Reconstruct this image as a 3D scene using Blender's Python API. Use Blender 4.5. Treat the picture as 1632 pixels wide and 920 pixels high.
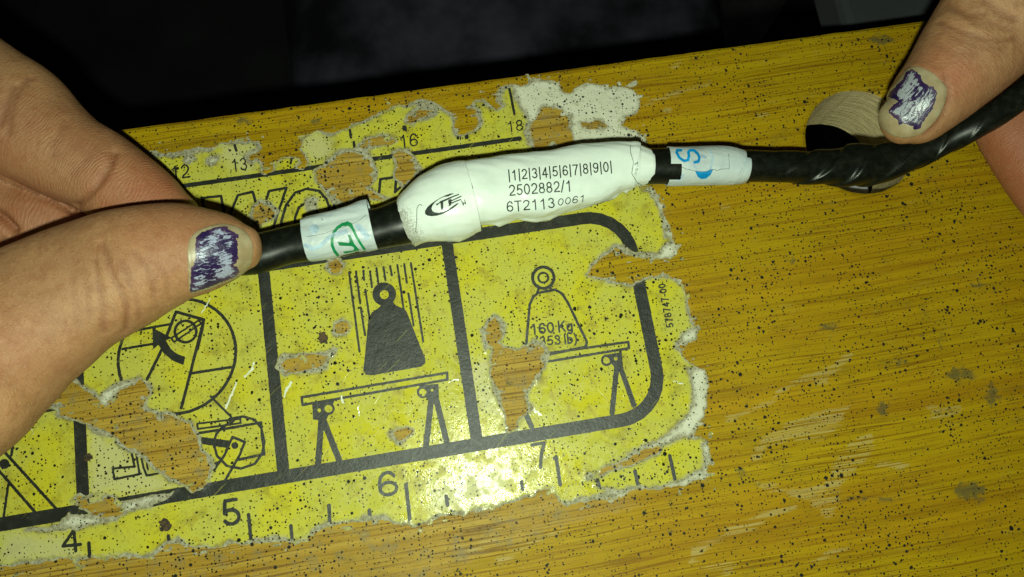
import bpy, bmesh, math, random
import numpy as np
from mathutils import Vector, Matrix
from mathutils.bvhtree import BVHTree
from mathutils.kdtree import KDTree

random.seed(7)
for o in list(bpy.data.objects):
    bpy.data.objects.remove(o)
scene = bpy.context.scene
COL = scene.collection

# ---------------------------------------------------------------- camera
# pose recovered from the two rulers printed on the sticker (inches below, centimetres above)
FPX = 1179.54
PW, PH = 1632.0, 920.0
RV = np.array([-0.2084, -0.0484, -0.1592])
TV = np.array([-16.7393, 5.5473, 11.1122])
OX, OY = 17.5, 3.0                      # board centimetres at the world origin
def rodrigues(w):
    th = np.linalg.norm(w); k = w / th
    K = np.array([[0, -k[2], k[1]], [k[2], 0, -k[0]], [-k[1], k[0], 0]])
    return np.eye(3) + math.sin(th) * K + (1 - math.cos(th)) * K @ K
RM = rodrigues(RV)
_o = -RM.T @ TV
CAMP = np.array([(_o[0] - OX) * .01, (-_o[1] - OY) * .01, -_o[2] * .01])
SGN = np.array([1., -1., -1.])
cam_d = bpy.data.cameras.new('camera')
cam = bpy.data.objects.new('camera', cam_d)
COL.objects.link(cam)
right, down, fwd = RM[0] * SGN, RM[1] * SGN, RM[2] * SGN
M = Matrix.Identity(4)
for i in range(3):
    M[i][0], M[i][1], M[i][2], M[i][3] = right[i], -down[i], -fwd[i], CAMP[i]
cam.matrix_world = M
cam_d.sensor_fit = 'HORIZONTAL'
cam_d.sensor_width = 36
cam_d.lens = FPX / PW * 36
cam_d.clip_start = 0.005
cam_d.clip_end = 50
scene.camera = cam

# ---------------------------------------------------------------- light: the phone's LED beside its lens, in a dark room
world = bpy.data.worlds.new('World')
scene.world = world
world.use_nodes = True
world.node_tree.nodes['Background'].inputs[0].default_value = (0.55, 0.75, 0.6, 1)
world.node_tree.nodes['Background'].inputs[1].default_value = 0.006
ld = bpy.data.lights.new('phone_flash', 'POINT')
ld.energy = 0.86
ld.color = (0.86, 1.0, 0.76)
ld.shadow_soft_size = 0.0018
lo = bpy.data.objects.new('phone_flash', ld)
lo.location = (CAMP[0] - 0.0028, CAMP[1] - 0.0090, CAMP[2] + 0.001)
COL.objects.link(lo)

vs = scene.view_settings
scene.display_settings.display_device = 'sRGB'
vs.view_transform = 'Standard'; vs.look = 'None'; vs.gamma = 1; vs.use_curve_mapping = False
vs.exposure = 0.0
scene.render.engine = 'CYCLES'

# ---------------------------------------------------------------- helpers: survey of the photograph
def B(px, py, z=0.0):
    """point at height z (m) above the board top on the line of sight of photo pixel (px, py)"""
    px = np.asarray(px, float); py = np.asarray(py, float)
    d = np.stack([(px - PW / 2) / FPX, (py - PH / 2) / FPX, np.ones_like(px)], -1) @ RM * SGN
    s = (z - CAMP[2]) / d[..., 2]
    return CAMP + s[..., None] * d
def ray(px, py):
    d = np.array([(px - PW / 2) / FPX, (py - PH / 2) / FPX, 1.0]) @ RM * SGN
    return d / np.linalg.norm(d)
def Z(ox, oy, s):
    return lambda *pts: [(ox + x / s, oy + y / s) for x, y in pts]
ZA = Z(200, 120, 3.264); ZB = Z(560, 110, 3.138); ZC = Z(720, 200, 3.4); ZD = Z(980, 400, 2.3)
ZE = Z(700, 380, 2.3); ZF = Z(480, 680, 2.4); ZG = Z(0, 580, 2.706); ZH = Z(100, 460, 2.705)
ZI = Z(380, 400, 2.555); ZL = Z(460, 200, 4.0); ZM = Z(460, 310, 7.665); ZN = Z(1030, 220, 8.16)
ZO = Z(660, 280, 10.225); ZP = Z(280, 330, 6.136); ZQ = Z(1380, 80, 5.75); ZR = Z(1100, 300, 1.483)
ZT = Z(1000, 20, 2.968); ZU = Z(0, 60, 2.19); ZV = Z(0, 300, 2.19); ZW = Z(1180, 0, 2.788)
def bd(pts):                       # photo pixels -> board-plane metres (x, y)
    a = np.array(pts, float)
    return B(a[:, 0], a[:, 1])[:, :2]
def cmx(X): return (X - OX) * .01
def cmy(Y): return (Y - OY) * .01

# ---------------------------------------------------------------- helpers: noise, distance fields, contour meshes
_tab = np.random.RandomState(3).rand(256, 256)
def vnoise(x, y, seed=0):
    x = np.asarray(x, float) + seed * 17.31; y = np.asarray(y, float) + seed * 9.17
    xi = np.floor(x).astype(int); yi = np.floor(y).astype(int)
    fx = x - xi; fy = y - yi
    fx = fx * fx * (3 - 2 * fx); fy = fy * fy * (3 - 2 * fy)
    g = lambda a, b: _tab[a & 255, b & 255]
    return (g(xi, yi) * (1 - fx) + g(xi + 1, yi) * fx) * (1 - fy) + (g(xi, yi + 1) * (1 - fx) + g(xi + 1, yi + 1) * fx) * fy - .5
def fbm(x, y, oct=4, seed=0):
    s = 0; a = 1
    for k in range(oct):
        s = s + a * vnoise(x * 2 ** k, y * 2 ** k, seed + k); a *= .5
    return s
def loop_segs(pts):
    p = np.asarray(pts, float)
    return np.hstack([p, np.roll(p, -1, 0)])
def line_segs(pts):
    p = np.asarray(pts, float)
    return np.hstack([p[:-1], p[1:]])
def sd_soup(GX, GY, segs, signed=True, cut=None):
    """distance to a soup of segments; positive inside (even-odd) when signed"""
    d2 = np.full(GX.shape, 1e9); ins = np.zeros(GX.shape, bool)
    for x0, y0, x1, y1 in segs:
        ex, ey = x1 - x0, y1 - y0
        L = ex * ex + ey * ey + 1e-20
        wx = GX - x0; wy = GY - y0
        t = np.clip((wx * ex + wy * ey) / L, 0, 1)
        np.minimum(d2, (wx - t * ex) ** 2 + (wy - t * ey) ** 2, out=d2)
        if signed and y0 != y1:
            c = (y0 > GY) != (y1 > GY)
            ins ^= c & (GX < x0 + (GY - y0) * ex / ey)
    d = np.sqrt(d2)
    return np.where(ins, d, -d) if signed else d

def field_mesh(F, X, Y, block=0, bthr=1e9):
    """triangulate {F>0} on the grid; returns xy verts, their F, faces and the cut edges"""
    ny, nx = F.shape
    ins = F > 0
    full = ins[:-1, :-1] & ins[:-1, 1:] & ins[1:, 1:] & ins[1:, :-1]
    anyi = ins[:-1, :-1] | ins[:-1, 1:] | ins[1:, 1:] | ins[1:, :-1]
    mixed = anyi & ~full
    faces = []
    if block:
        for j in range(0, ny - 1 - block, block):
            for i in range(0, nx - 1 - block, block):
                if F[j:j + block + 1, i:i + block + 1].min() > bthr:
                    full[j:j + block, i:i + block] = False
                    faces.append((j * nx + i, j * nx + i + block, (j + block) * nx + i + block, (j + block) * nx + i))
    jj, ii = np.nonzero(full)
    a = jj * nx + ii
    faces += list(map(tuple, np.stack([a, a + 1, a + nx + 1, a + nx], 1).tolist()))
    Ff = F.ravel()
    XX, YY = np.meshgrid(X, Y); XX = XX.ravel(); YY = YY.ravel()
    nbase = nx * ny
    cross = {}; ex = []; edges = []
    def cv(p, q):
        k = (p, q) if p < q else (q, p)
        r = cross.get(k)
        if r is None:
            t = Ff[k[0]] / (Ff[k[0]] - Ff[k[1]])
            t = min(max(t, .02), .98)
            r = nbase + len(ex); cross[k] = r
            ex.append((XX[k[0]] + t * (XX[k[1]] - XX[k[0]]), YY[k[0]] + t * (YY[k[1]] - YY[k[0]])))
        return r
    for j, i in zip(*np.nonzero(mixed)):
        n0 = int(j * nx + i)
        for tri in ((n0, n0 + 1, n0 + nx + 1), (n0, n0 + nx + 1, n0 + nx)):
            s = [Ff[k] > 0 for k in tri]
            if not any(s): continue
            if all(s): faces.append(tri); continue
            out = []; pex = pen = None
            for k in range(3):
                p, q = tri[k], tri[(k + 1) % 3]
                if s[k]: out.append(p)
                if s[k] != s[(k + 1) % 3]:
                    c = cv(p, q); out.append(c)
                    if s[k]: pex = c
                    else: pen = c
            faces.append(tuple(out)); edges.append((pex, pen))
    used = np.unique(np.concatenate([np.array(f) for f in faces])) if faces else np.zeros(0, int)
    remap = {int(u): k for k, u in enumerate(used)}
    allx = np.concatenate([XX, np.array([e[0] for e in ex])]) if ex else XX
    ally = np.concatenate([YY, np.array([e[1] for e in ex])]) if ex else YY
    allf = np.concatenate([Ff, np.zeros(len(ex))])
    V = np.stack([allx[used], ally[used]], 1) if len(used) else np.zeros((0, 2))
    return V, allf[used] if len(used) else np.zeros(0), [tuple(remap[k] for k in f) for f in faces], [(remap[a], remap[b]) for a, b in edges]
def solidify(V3, faces, edges, down, flip=False):
    """add side walls along the cut edges; down = offset vectors (n,3)"""
    n = len(V3)
    bv = sorted({v for e in edges for v in e}); mp = {v: n + k for k, v in enumerate(bv)}
    W3 = np.vstack([V3, V3[bv] + (down[bv] if np.ndim(down) == 2 else down)]) if bv else V3
    side = [(mp[p], mp[q], q, p) for p, q in edges]
    fs = list(faces) + side
    if flip: fs = [tuple(reversed(f)) for f in fs]
    return W3, fs

# ---------------------------------------------------------------- helpers: objects
def link(name, me, mat=None, parent=None, smooth=False):
    o = bpy.data.objects.new(name, me)
    COL.objects.link(o)
    if mat is not None:
        me.materials.append(mat)
    if smooth:
        me.polygons.foreach_set('use_smooth', [True] * len(me.polygons))
    if parent is not None:
        o.parent = parent
        o.matrix_parent_inverse = Matrix.Translation(-rootloc(parent))
    return o
def rootloc(o):
    v = Vector(o.location)
    while o.parent is not None:
        o = o.parent; 
        v = Vector(o.location) if o.parent is None else v
    return v
def pyobj(name, V, faces, mat=None, parent=None, smooth=False):
    me = bpy.data.meshes.new(name)
    me.from_pydata([tuple(map(float, v)) for v in V], [], faces)
    me.update()
    o = bpy.data.objects.new(name, me)
    COL.objects.link(o)
    if mat is not None: me.materials.append(mat)
    if smooth: me.polygons.foreach_set('use_smooth', [True] * len(me.polygons))
    if parent is not None:
        o.parent = parent
        if parent.parent is None:
            o.matrix_parent_inverse = Matrix.Translation(-Vector(parent.location))
    return o
def tag(o, label=None, cat=None, group=None, kind=None):
    if label: o['label'] = label
    if cat: o['category'] = cat
    if group: o['group'] = group
    if kind: o['kind'] = kind
    return o
def empty(name, loc):
    o = bpy.data.objects.new(name, None)
    o.empty_display_size = .01
    o.location = loc
    COL.objects.link(o)
    return o
def fattr(o, name, vals):
    a = o.data.attributes.new(name, 'FLOAT', 'POINT')
    a.data.foreach_set('value', np.asarray(vals, np.float32))
def vattr(o, name, vals):
    a = o.data.attributes.new(name, 'FLOAT_VECTOR', 'POINT')
    a.data.foreach_set('vector', np.asarray(vals, np.float32).ravel())

# ---------------------------------------------------------------- materials
class NT:
    def __init__(self, name):
        self.m = bpy.data.materials.new(name); self.m.use_nodes = True
        self.t = self.m.node_tree; self.b = self.t.nodes['Principled BSDF']
    def n(self, typ, props=None, out=0, **ins):
        nd = self.t.nodes.new(typ)
        for k, v in (props or {}).items(): setattr(nd, k, v)
        for k, v in ins.items():
            key = int(k[1:]) if k[0] == 'i' and k[1:].isdigit() else k.replace('_', ' ')
            self.put(nd.inputs[key], v)
        return nd.outputs[out]
    def put(self, sock, v):
        if hasattr(v, 'is_output') or isinstance(v, bpy.types.NodeSocket): self.t.links.new(v, sock)
        else:
            if isinstance(v, tuple) and len(v) == 3 and sock.type == 'RGBA': v = v + (1,)
            sock.default_value = v
    def set(self, **kw):
        for k, v in kw.items(): self.put(self.b.inputs[k.replace('_', ' ')], v)
    def math(self, op, a, b=0.0, c=0.0, clamp=False):
        return self.n('ShaderNodeMath', {'operation': op, 'use_clamp': clamp}, i0=a, i1=b, i2=c)
    def mix(self, f, a, b, bt='MIX'):
        nd = self.t.nodes.new('ShaderNodeMix'); nd.data_type = 'RGBA'; nd.blend_type = bt
        self.put(nd.inputs[0], f); self.put(nd.inputs[6], a); self.put(nd.inputs[7], b)
        return nd.outputs[2]
    def step(self, v, lo, hi):
        return self.n('ShaderNodeMapRange', {'interpolation_type': 'SMOOTHSTEP'}, Value=v, From_Min=lo, From_Max=hi)
    def pos(self, sx=1000., sy=1000., sz=1000.):
        g = self.t.nodes.new('ShaderNodeNewGeometry').outputs['Position']
        return self.n('ShaderNodeVectorMath', {'operation': 'MULTIPLY'}, i0=g, i1=(sx, sy, sz))
    def noise(self, vec, scale=1., detail=4., rough=.55, dist=0., out=0):
        return self.n('ShaderNodeTexNoise', {'noise_dimensions': '3D'}, out, Vector=vec, Scale=scale, Detail=detail, Roughness=rough, Distortion=dist)
    def attr(self, name, out='Fac'):
        nd = self.t.nodes.new('ShaderNodeAttribute'); nd.attribute_name = name
        return nd.outputs[out]
    def bump(self, h, strength=.3, dist=.0002, normal=None):
        nd = self.t.nodes.new('ShaderNodeBump'); nd.inputs['Strength'].default_value = strength
        nd.inputs['Distance'].default_value = dist; self.put(nd.inputs['Height'], h)
        if normal is not None: self.put(nd.inputs['Normal'], normal)
        return nd.outputs[0]
    def speck(self, amount=1.0):
        """dried black overspray: round droplets of uneven size"""
        p = self.pos()
        w = self.noise(p, 2.2, 2.); 
        off = self.n('ShaderNodeVectorMath', {'operation': 'MULTIPLY_ADD'}, i0=self.noise(p, 3.1, 1., out=1), i1=(.22, .22, 0), i2=p)
        dens = self.step(self.noise(p, .07, 2.), .3, .7)
        tot = None
        for cell, rmax, pw, sd in ((.62, .25, 1.7, 0), (1.15, .21, 3.0, 11.3), (2.6, .135, 4.0, 31.7)):
            q = self.n('ShaderNodeVectorMath', {'operation': 'ADD'}, i0=off, i1=(sd, sd * 1.7, 0))
            v = self.t.nodes.new('ShaderNodeTexVoronoi'); v.voronoi_dimensions = '2D'
            self.put(v.inputs['Vector'], q); v.inputs['Scale'].default_value = 1 / cell
            sep = self.n('ShaderNodeSeparateColor', None, 0, Color=v.outputs['Color'])
            r = self.math('MULTIPLY', self.math('POWER', sep, pw), rmax)
            r = self.math('MULTIPLY', r, self.math('MULTIPLY_ADD', dens, .55, .75))
            k = self.math('MULTIPLY', self.math('SUBTRACT', r, v.outputs['Distance']), 26., clamp=True)
            k = self.math('MULTIPLY', k, self.math('GREATER_THAN', r, .05))
            tot = k if tot is None else self.math('MAXIMUM', tot, k)
        return self.math('MULTIPLY', tot, amount)

SPECK = (.012, .013, .010)
def mat_wood():
    m = NT('varnished_board')
    p = m.pos()
    warp = m.n('ShaderNodeVectorMath', {'operation': 'MULTIPLY_ADD'}, i0=m.noise(p, .02, 2., out=1), i1=(0, 2.6, 0), i2=p)
    sc3 = lambda a, b, z=1.: m.n('ShaderNodeVectorMath', {'operation': 'MULTIPLY'}, i0=warp, i1=(a, b, z))
    g1 = m.noise(sc3(.010, .55), 1., 5., .65)
    fine = m.noise(sc3(.03, 4.2), 1., 3., .6)
    pore = m.noise(sc3(.05, 2.6), 1., 2., .5)
    ln = m.math('ABSOLUTE', m.math('SUBTRACT', m.noise(sc3(.010, 1.9), 1., 2.5, .6), .5))
    lines = m.math('MULTIPLY', m.step(ln, .022, .004), m.step(m.noise(sc3(.06, .9, 3.), 1., 2.), .36, .55))
    broad = m.noise(p, .035, 3.)
    col = m.mix(m.step(g1, .3, .72), (.310, .190, .002), (.425, .282, .004))
    col = m.mix(m.math('MULTIPLY', m.step(fine, .48, .70), .38), col, (.235, .122, .004))
    col = m.mix(m.math('MULTIPLY', lines, .78), col, (.145, .055, .003))
    col = m.mix(m.math('MULTIPLY', m.step(pore, .57, .64), .7), col, (.15, .062, .003))
    col = m.mix(m.math('MULTIPLY', m.step(broad, .45, .7), .35), col, (.41, .282, .006))
    zone = m.noise(sc3(.012, .09), 1., 4., .6)
    col = m.mix(m.math('MULTIPLY', m.step(zone, .42, .62), .55), col, m.mix(m.step(g1, .3, .7), (.27, .125, .003), (.40, .215, .004)))
    dent = m.step(m.noise(p, .42, 3., .6), .70, .76)
    dg = m.math('MULTIPLY', m.step(m.noise(p, .09, 5., .7), .50, .66), m.step(fine, .50, .62))
    col = m.mix(m.math('MULTIPLY', dg, .55), col, (.10, .065, .010))
    # bare wood: where the varnish came off with the sticker
    bare = m.step(m.math('ADD', m.attr('bare'), m.math('MULTIPLY', m.math('SUBTRACT', m.noise(p, .5, 4.), .5), 2.4)), -.8, .8)
    bcol = m.mix(m.step(g1, .3, .7), (.31, .178, .016), (.44, .290, .045))
    bcol = m.mix(m.math('MULTIPLY', m.math('MAXIMUM', lines, m.step(pore, .56, .64)), .7), bcol, (.12, .055, .012))
    bcol = m.mix(m.math('MULTIPLY', m.step(m.noise(p, .35, 5., .7), .48, .68), .6), bcol, (.20, .165, .085))
    col = m.mix(bare, col, bcol)
    # scraped, paler places
    scr = m.math('ADD', m.attr('scrape'), m.math('MULTIPLY', m.math('SUBTRACT', m.noise(m.n('ShaderNodeVectorMath', {'operation': 'MULTIPLY'}, i0=p, i1=(.16, 1.1, 1)), 1., 5., .7), .5), 3.6))
    scr = m.math('MULTIPLY', m.math('MULTIPLY', m.step(scr, -.15, .25), m.step(pore, .60, .50)), m.math('MULTIPLY', m.step(fine, .66, .46), m.math('SUBTRACT', 1., lines)))
    col = m.mix(m.math('MULTIPLY', scr, .72), col, (.42, .33, .12))
    # greenish grime
    gr = m.math('ADD', m.attr('grime'), m.math('MULTIPLY', m.math('SUBTRACT', m.noise(p, .9, 5., .7), .5), 4.5))
    gr = m.step(gr, .0, .9)
    col = m.mix(m.math('MULTIPLY', gr, .7), col, (.075, .075, .035))
    dirt = m.math('MULTIPLY', m.step(m.noise(p, .16, 7., .8), .54, .76), .5)
    soft = m.math('MULTIPLY', m.step(m.noise(m.n('ShaderNodeVectorMath', {'operation': 'MULTIPLY'}, i0=p, i1=(.12, .35, 1)), 1., 6., .75), .56, .72), .3)
    col = m.mix(soft, col, (.41, .305, .05))
    col = m.mix(dirt, col, (.11, .09, .02))
    sp = m.speck()
    col = m.mix(sp, col, SPECK)
    hgt = m.math('SUBTRACT', m.math('MULTIPLY', g1, .5), m.math('MULTIPLY', dent, .9))
    hgt = m.math('ADD', hgt, m.math('ADD', m.math('MULTIPLY', m.step(pore, .64, .57), .5), m.math('MULTIPLY', sp, .7)))
    m.set(Base_Color=col, Roughness=m.math('MULTIPLY_ADD', m.noise(p, .8, 3.), .3, .38), Normal=m.bump(hgt, .25, .00010))
    m.b.inputs['Specular IOR Level'].default_value = .14
    return m.m
def mat_raw_edge():
    m = NT('raw_bored_wood')
    p = m.pos()
    ang = m.noise(m.n('ShaderNodeVectorMath', {'operation': 'MULTIPLY'}, i0=p, i1=(.22, .22, 3.4)), 1., 4., .65)
    fl = m.noise(p, 3.2, 3.)
    col = m.mix(m.step(ang, .35, .68), (.46, .36, .17), (.66, .54, .29))
    col = m.mix(m.math('MULTIPLY', m.step(fl, .55, .7), .5), col, (.24, .20, .11))
    m.set(Base_Color=col, Roughness=.85, Normal=m.bump(m.math('ADD', ang, m.math('MULTIPLY', fl, .5)), .8, .0004))
    return m.m
def mat_film():
    m = NT('yellow_sticker_film')
    p = m.pos()
    n1 = m.noise(p, .12, 4.); n2 = m.noise(p, .45, 5., .7); n3 = m.noise(p, 1.6, 4., .7)
    col = m.mix(m.step(n1, .35, .7), (.475, .455, .075), (.53, .475, .024))
    col = m.mix(m.math('MULTIPLY', m.step(n2, .53, .72), .6), col, (.38, .28, .012))
    smu = m.math('MULTIPLY', m.step(m.noise(p, .23, 7., .8), .48, .68), .68)
    col = m.mix(smu, col, (.235, .195, .030))
    grit = m.step(m.noise(p, 3.6, 4., .85), .58, .70)
    col = m.mix(m.math('MULTIPLY', grit, .45), col, (.17, .145, .03))
    col = m.mix(m.math('MULTIPLY', m.step(n3, .58, .70), .5), col, (.27, .215, .022))
    fade = m.step(m.math('ADD', m.attr('fade'), m.math('MULTIPLY', m.math('SUBTRACT', n2, .5), 5.)), -1., 2.)
    col = m.mix(m.math('MULTIPLY', fade, .7), col, (.50, .475, .24))
    edge = m.step(m.math('ADD', m.attr('edge'), m.math('MULTIPLY', m.math('SUBTRACT', n3, .5), .8)), .55, .05)
    col = m.mix(m.math('MULTIPLY', edge, .65), col, m.mix(m.step(n2, .4, .6), (.42, .40, .20), (.20, .17, .06)))
    # scratches
    s1 = m.noise(m.n('ShaderNodeVectorMath', {'operation': 'MULTIPLY'}, i0=m.n('ShaderNodeVectorRotate', {'rotation_type': 'Z_AXIS'}, Vector=p, Angle=.7), i1=(2.6, .09, 1)), 1., 2.)
    s2 = m.noise(m.n('ShaderNodeVectorMath', {'operation': 'MULTIPLY'}, i0=m.n('ShaderNodeVectorRotate', {'rotation_type': 'Z_AXIS'}, Vector=p, Angle=-.5), i1=(2.9, .11, 1)), 1., 2.)
    sc = m.math('MAXIMUM', m.step(s1, .70, .73), m.step(s2, .71, .74))
    col = m.mix(m.math('MULTIPLY', sc, .6), col, (.30, .27, .08))
    sp = m.speck()
    col = m.mix(sp, col, SPECK)
    h = m.math('ADD', m.math('MULTIPLY', n2, .6), m.math('ADD', m.math('MULTIPLY', n3, .85), m.math('MULTIPLY', sp, .25)))
    h = m.math('SUBTRACT', h, m.math('MULTIPLY', sc, .3))
    m.set(Base_Color=col, Roughness=m.math('ADD', m.math('MULTIPLY_ADD', n3, .16, .02), m.math('MULTIPLY', m.step(n2, .44, .58), .30)), Normal=m.bump(h, .20, .00024))
    m.b.inputs['Specular IOR Level'].default_value = .20
    return m.m
def mat_paper():
    m = NT('torn_backing_paper')
    p = m.pos()
    n1 = m.noise(p, .25, 4.); n2 = m.noise(p, 1.7, 5., .75); n3 = m.noise(p, .6, 4., .65)
    clean = m.step(m.math('ADD', m.attr('clean'), m.math('MULTIPLY', m.math('SUBTRACT', n3, .5), 2.)), -.4, .5)
    col = m.mix(m.step(n2, .35, .65), (.20, .175, .095), (.42, .40, .28))
    col = m.mix(clean, col, m.mix(m.step(n1, .4, .7), (.60, .59, .45), (.66, .645, .52)))
    col = m.mix(m.math('MULTIPLY', m.step(n3, .58, .72), .55), col, (.27, .23, .11))
    sp = m.speck()
    col = m.mix(sp, col, SPECK)
    m.set(Base_Color=col, Roughness=.8, Normal=m.bump(m.math('ADD', n2, n3), .6, .0003))
    return m.m
def mat_ink(name='printed_black', base=(.017, .018, .015), wear=.55, back=(.36, .32, .04)):
    m = NT(name)
    p = m.pos()
    n = m.noise(p, 1.9, 5., .75); n2 = m.noise(p, .5, 3.)
    w = m.math('MULTIPLY', m.step(n, .63, .70), m.step(n2, .42, .6))
    s1 = m.noise(m.n('ShaderNodeVectorMath', {'operation': 'MULTIPLY'}, i0=m.n('ShaderNodeVectorRotate', {'rotation_type': 'Z_AXIS'}, Vector=p, Angle=.9), i1=(3., .12, 1)), 1., 2.)
    w = m.math('MAXIMUM', w, m.math('MULTIPLY', m.step(s1, .69, .72), .7))
    col = m.mix(m.math('MULTIPLY', m.step(n2, .4, .7), .4), base, tuple(min(1, c * 2.2 + .008) for c in base))
    col = m.mix(m.math('MULTIPLY', w, wear), col, back)
    m.set(Base_Color=col, Roughness=m.math('MULTIPLY_ADD', n, .3, .25), Normal=m.bump(m.math('ADD', n, n2), .30, .00025))
    m.b.inputs['Specular IOR Level'].default_value = .4
    return m.m
def mat_stain(name, a, b, scale=1.2):
    m = NT(name)
    p = m.pos(); n = m.noise(p, scale, 5., .7)
    m.set(Base_Color=m.mix(m.step(n, .35, .65), a, b), Roughness=.7, Normal=m.bump(n, .5, .0003))
    return m.m
def mat_label():
    m = NT('white_label_paper')
    p = m.pos()
    n1 = m.noise(p, .22, 4.); n2 = m.noise(p, .9, 4., .6); n3 = m.noise(p, 5., 3., .7)
    col = m.mix(m.step(n1, .4, .75), (.72, .78, .73), (.64, .71, .66))
    d = m.math('MULTIPLY', m.step(m.math('ADD', m.attr('dirt'), m.math('MULTIPLY', m.math('SUBTRACT', n3, .5), 2.6)), .55, 1.2), .65)
    col = m.mix(d, col, (.16, .14, .08))
    m.set(Base_Color=col, Roughness=.27, Normal=m.bump(m.math('ADD', n1, m.math('MULTIPLY', n2, .2)), .22, .0006))
    m.b.inputs['Specular IOR Level'].default_value = .45
    m.set(Subsurface_Weight=.12); m.b.inputs['Subsurface Radius'].default_value = (.001, .001, .001)
    m.b.inputs['Subsurface Scale'].default_value = .5
    return m.m
def mat_small_label():
    m = NT('thin_pale_label')
    p = m.pos()
    n1 = m.noise(p, .3, 4.); n2 = m.noise(p, 1.3, 4., .6)
    col = m.mix(m.step(n1, .38, .68), (.50, .56, .56), (.41, .48, .51))
    col = m.mix(m.math('MULTIPLY', m.step(n2, .6, .75), .3), col, (.35, .37, .34))
    m.set(Base_Color=col, Roughness=.4, Normal=m.bump(m.math('ADD', n1, m.math('MULTIPLY', n2, .4)), .3, .0006))
    return m.m
def mat_tape():
    m = NT('black_vinyl_tape')
    p = m.pos()
    n = m.noise(p, .9, 4., .65); n2 = m.noise(p, 7., 2.)
    col = m.mix(m.step(n, .4, .75), (.004, .005, .0035), (.010, .012, .008))
    col = m.mix(m.math('MULTIPLY', m.step(n2, .70, .76), .5), col, (.12, .12, .09))
    hel = m.math('MULTIPLY', m.attr('wrap'), .25)
    m.set(Base_Color=col, Roughness=m.math('MULTIPLY_ADD', n, .2, .24), Normal=m.bump(m.math('ADD', m.math('MULTIPLY', n, .30), hel), .10, .0004))
    m.b.inputs['Specular IOR Level'].default_value = .26
    return m.m
def mat_skin():
    m = NT('skin')
    uv = m.attr('fuv', 'Vector'); red = m.attr('red'); pad = m.attr('pad'); p = m.pos()
    n1 = m.noise(p, .11, 3.); n2 = m.noise(p, .55, 4., .65); n3 = m.noise(p, 2.8, 3., .6)
    col = m.mix(m.step(n1, .35, .7), (.325, .165, .080), (.405, .212, .102))
    col = m.mix(m.math('MULTIPLY', m.step(n2, .42, .70), .5), col, (.245, .098, .042))
    col = m.mix(m.math('MULTIPLY', red, m.math('MULTIPLY_ADD', n2, .8, .45)), col, (.36, .105, .050))
    col = m.mix(m.math('MULTIPLY', m.step(n3, .55, .75), .16), col, (.47, .29, .13))
    # friction ridges on the finger pads
    warp = m.n('ShaderNodeVectorMath', {'operation': 'MULTIPLY_ADD'}, i0=m.noise(uv, .16, 1., out=1), i1=(4.5, 4.5, 0), i2=uv)
    sx = m.n('ShaderNodeSeparateXYZ', None, 0, Vector=warp)
    rid = m.math('MULTIPLY_ADD', m.math('SINE', m.math('MULTIPLY', sx, 2 * math.pi / .52)), .5, .5)
    rid = m.math('MULTIPLY', rid, m.math('MULTIPLY', pad, m.step(m.noise(uv, .35, 2.), .32, .62)))
    # fine lozenge lines elsewhere
    v = m.t.nodes.new('ShaderNodeTexVoronoi'); v.voronoi_dimensions = '3D'; v.feature = 'DISTANCE_TO_EDGE'
    m.put(v.inputs['Vector'], m.n('ShaderNodeVectorMath', {'operation': 'MULTIPLY'}, i0=m.n('ShaderNodeVectorMath', {'operation': 'MULTIPLY_ADD'}, i0=m.noise(uv, .8, 2., out=1), i1=(1.2, 1.2, 0), i2=uv), i1=(1.5, .5, 1))); v.inputs['Scale'].default_value = 1.
    loz = m.math('MULTIPLY', m.step(v.outputs[0], 0., .35), m.math('SUBTRACT', 1., pad))
    fl = m.noise(m.n('ShaderNodeVectorMath', {'operation': 'MULTIPLY'}, i0=uv, i1=(3.2, .8, 1)), 1., 4., .7)
    n4 = m.noise(p, 6., 2., .6)
    h0 = m.math('ADD', m.math('MULTIPLY', fl, .75), m.math('MULTIPLY', n4, .5))
    col = m.mix(m.math('MULTIPLY', m.step(n4, .5, .75), .14), col, (.50, .33, .16))
    col = m.mix(m.math('MULTIPLY', m.step(fl, .50, .66), .32), col, (.24, .095, .042))
    h = m.math('ADD', h0, m.math('ADD', m.math('MULTIPLY', rid, .34), m.math('ADD', m.math('MULTIPLY', loz, .13), m.math('ADD', m.math('MULTIPLY', n2, .8), m.math('MULTIPLY', n3, .25)))))
    col = m.mix(m.math('MULTIPLY', m.math('MULTIPLY', m.math('SUBTRACT', 1., rid), pad), .26), col, (.22, .08, .035))
    cre = m.attr('crease')
    col = m.mix(m.math('MULTIPLY', cre, .5), col, (.17, .055, .026))
    m.set(Base_Color=col, Roughness=m.math('MULTIPLY_ADD', n3, .2, .40), Normal=m.bump(h, .7, .00022))
    m.set(Subsurface_Weight=.15); m.b.inputs['Subsurface Radius'].default_value = (1., .32, .16)
    m.b.inputs['Subsurface Scale'].default_value = .0012
    m.b.inputs['Specular IOR Level'].default_value = .42
    return m.m
def mat_nail():
    m = NT('bare_nail')
    p = m.pos(); n = m.noise(p, .5, 4.)
    col = m.mix(m.step(n, .35, .7), (.30, .225, .125), (.37, .305, .19))
    m.set(Base_Color=col, Roughness=.42, Normal=m.bump(n, .1, .0002))
    m.set(Subsurface_Weight=.3); m.b.inputs['Subsurface Scale'].default_value = .0012
    return m.m
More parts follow.
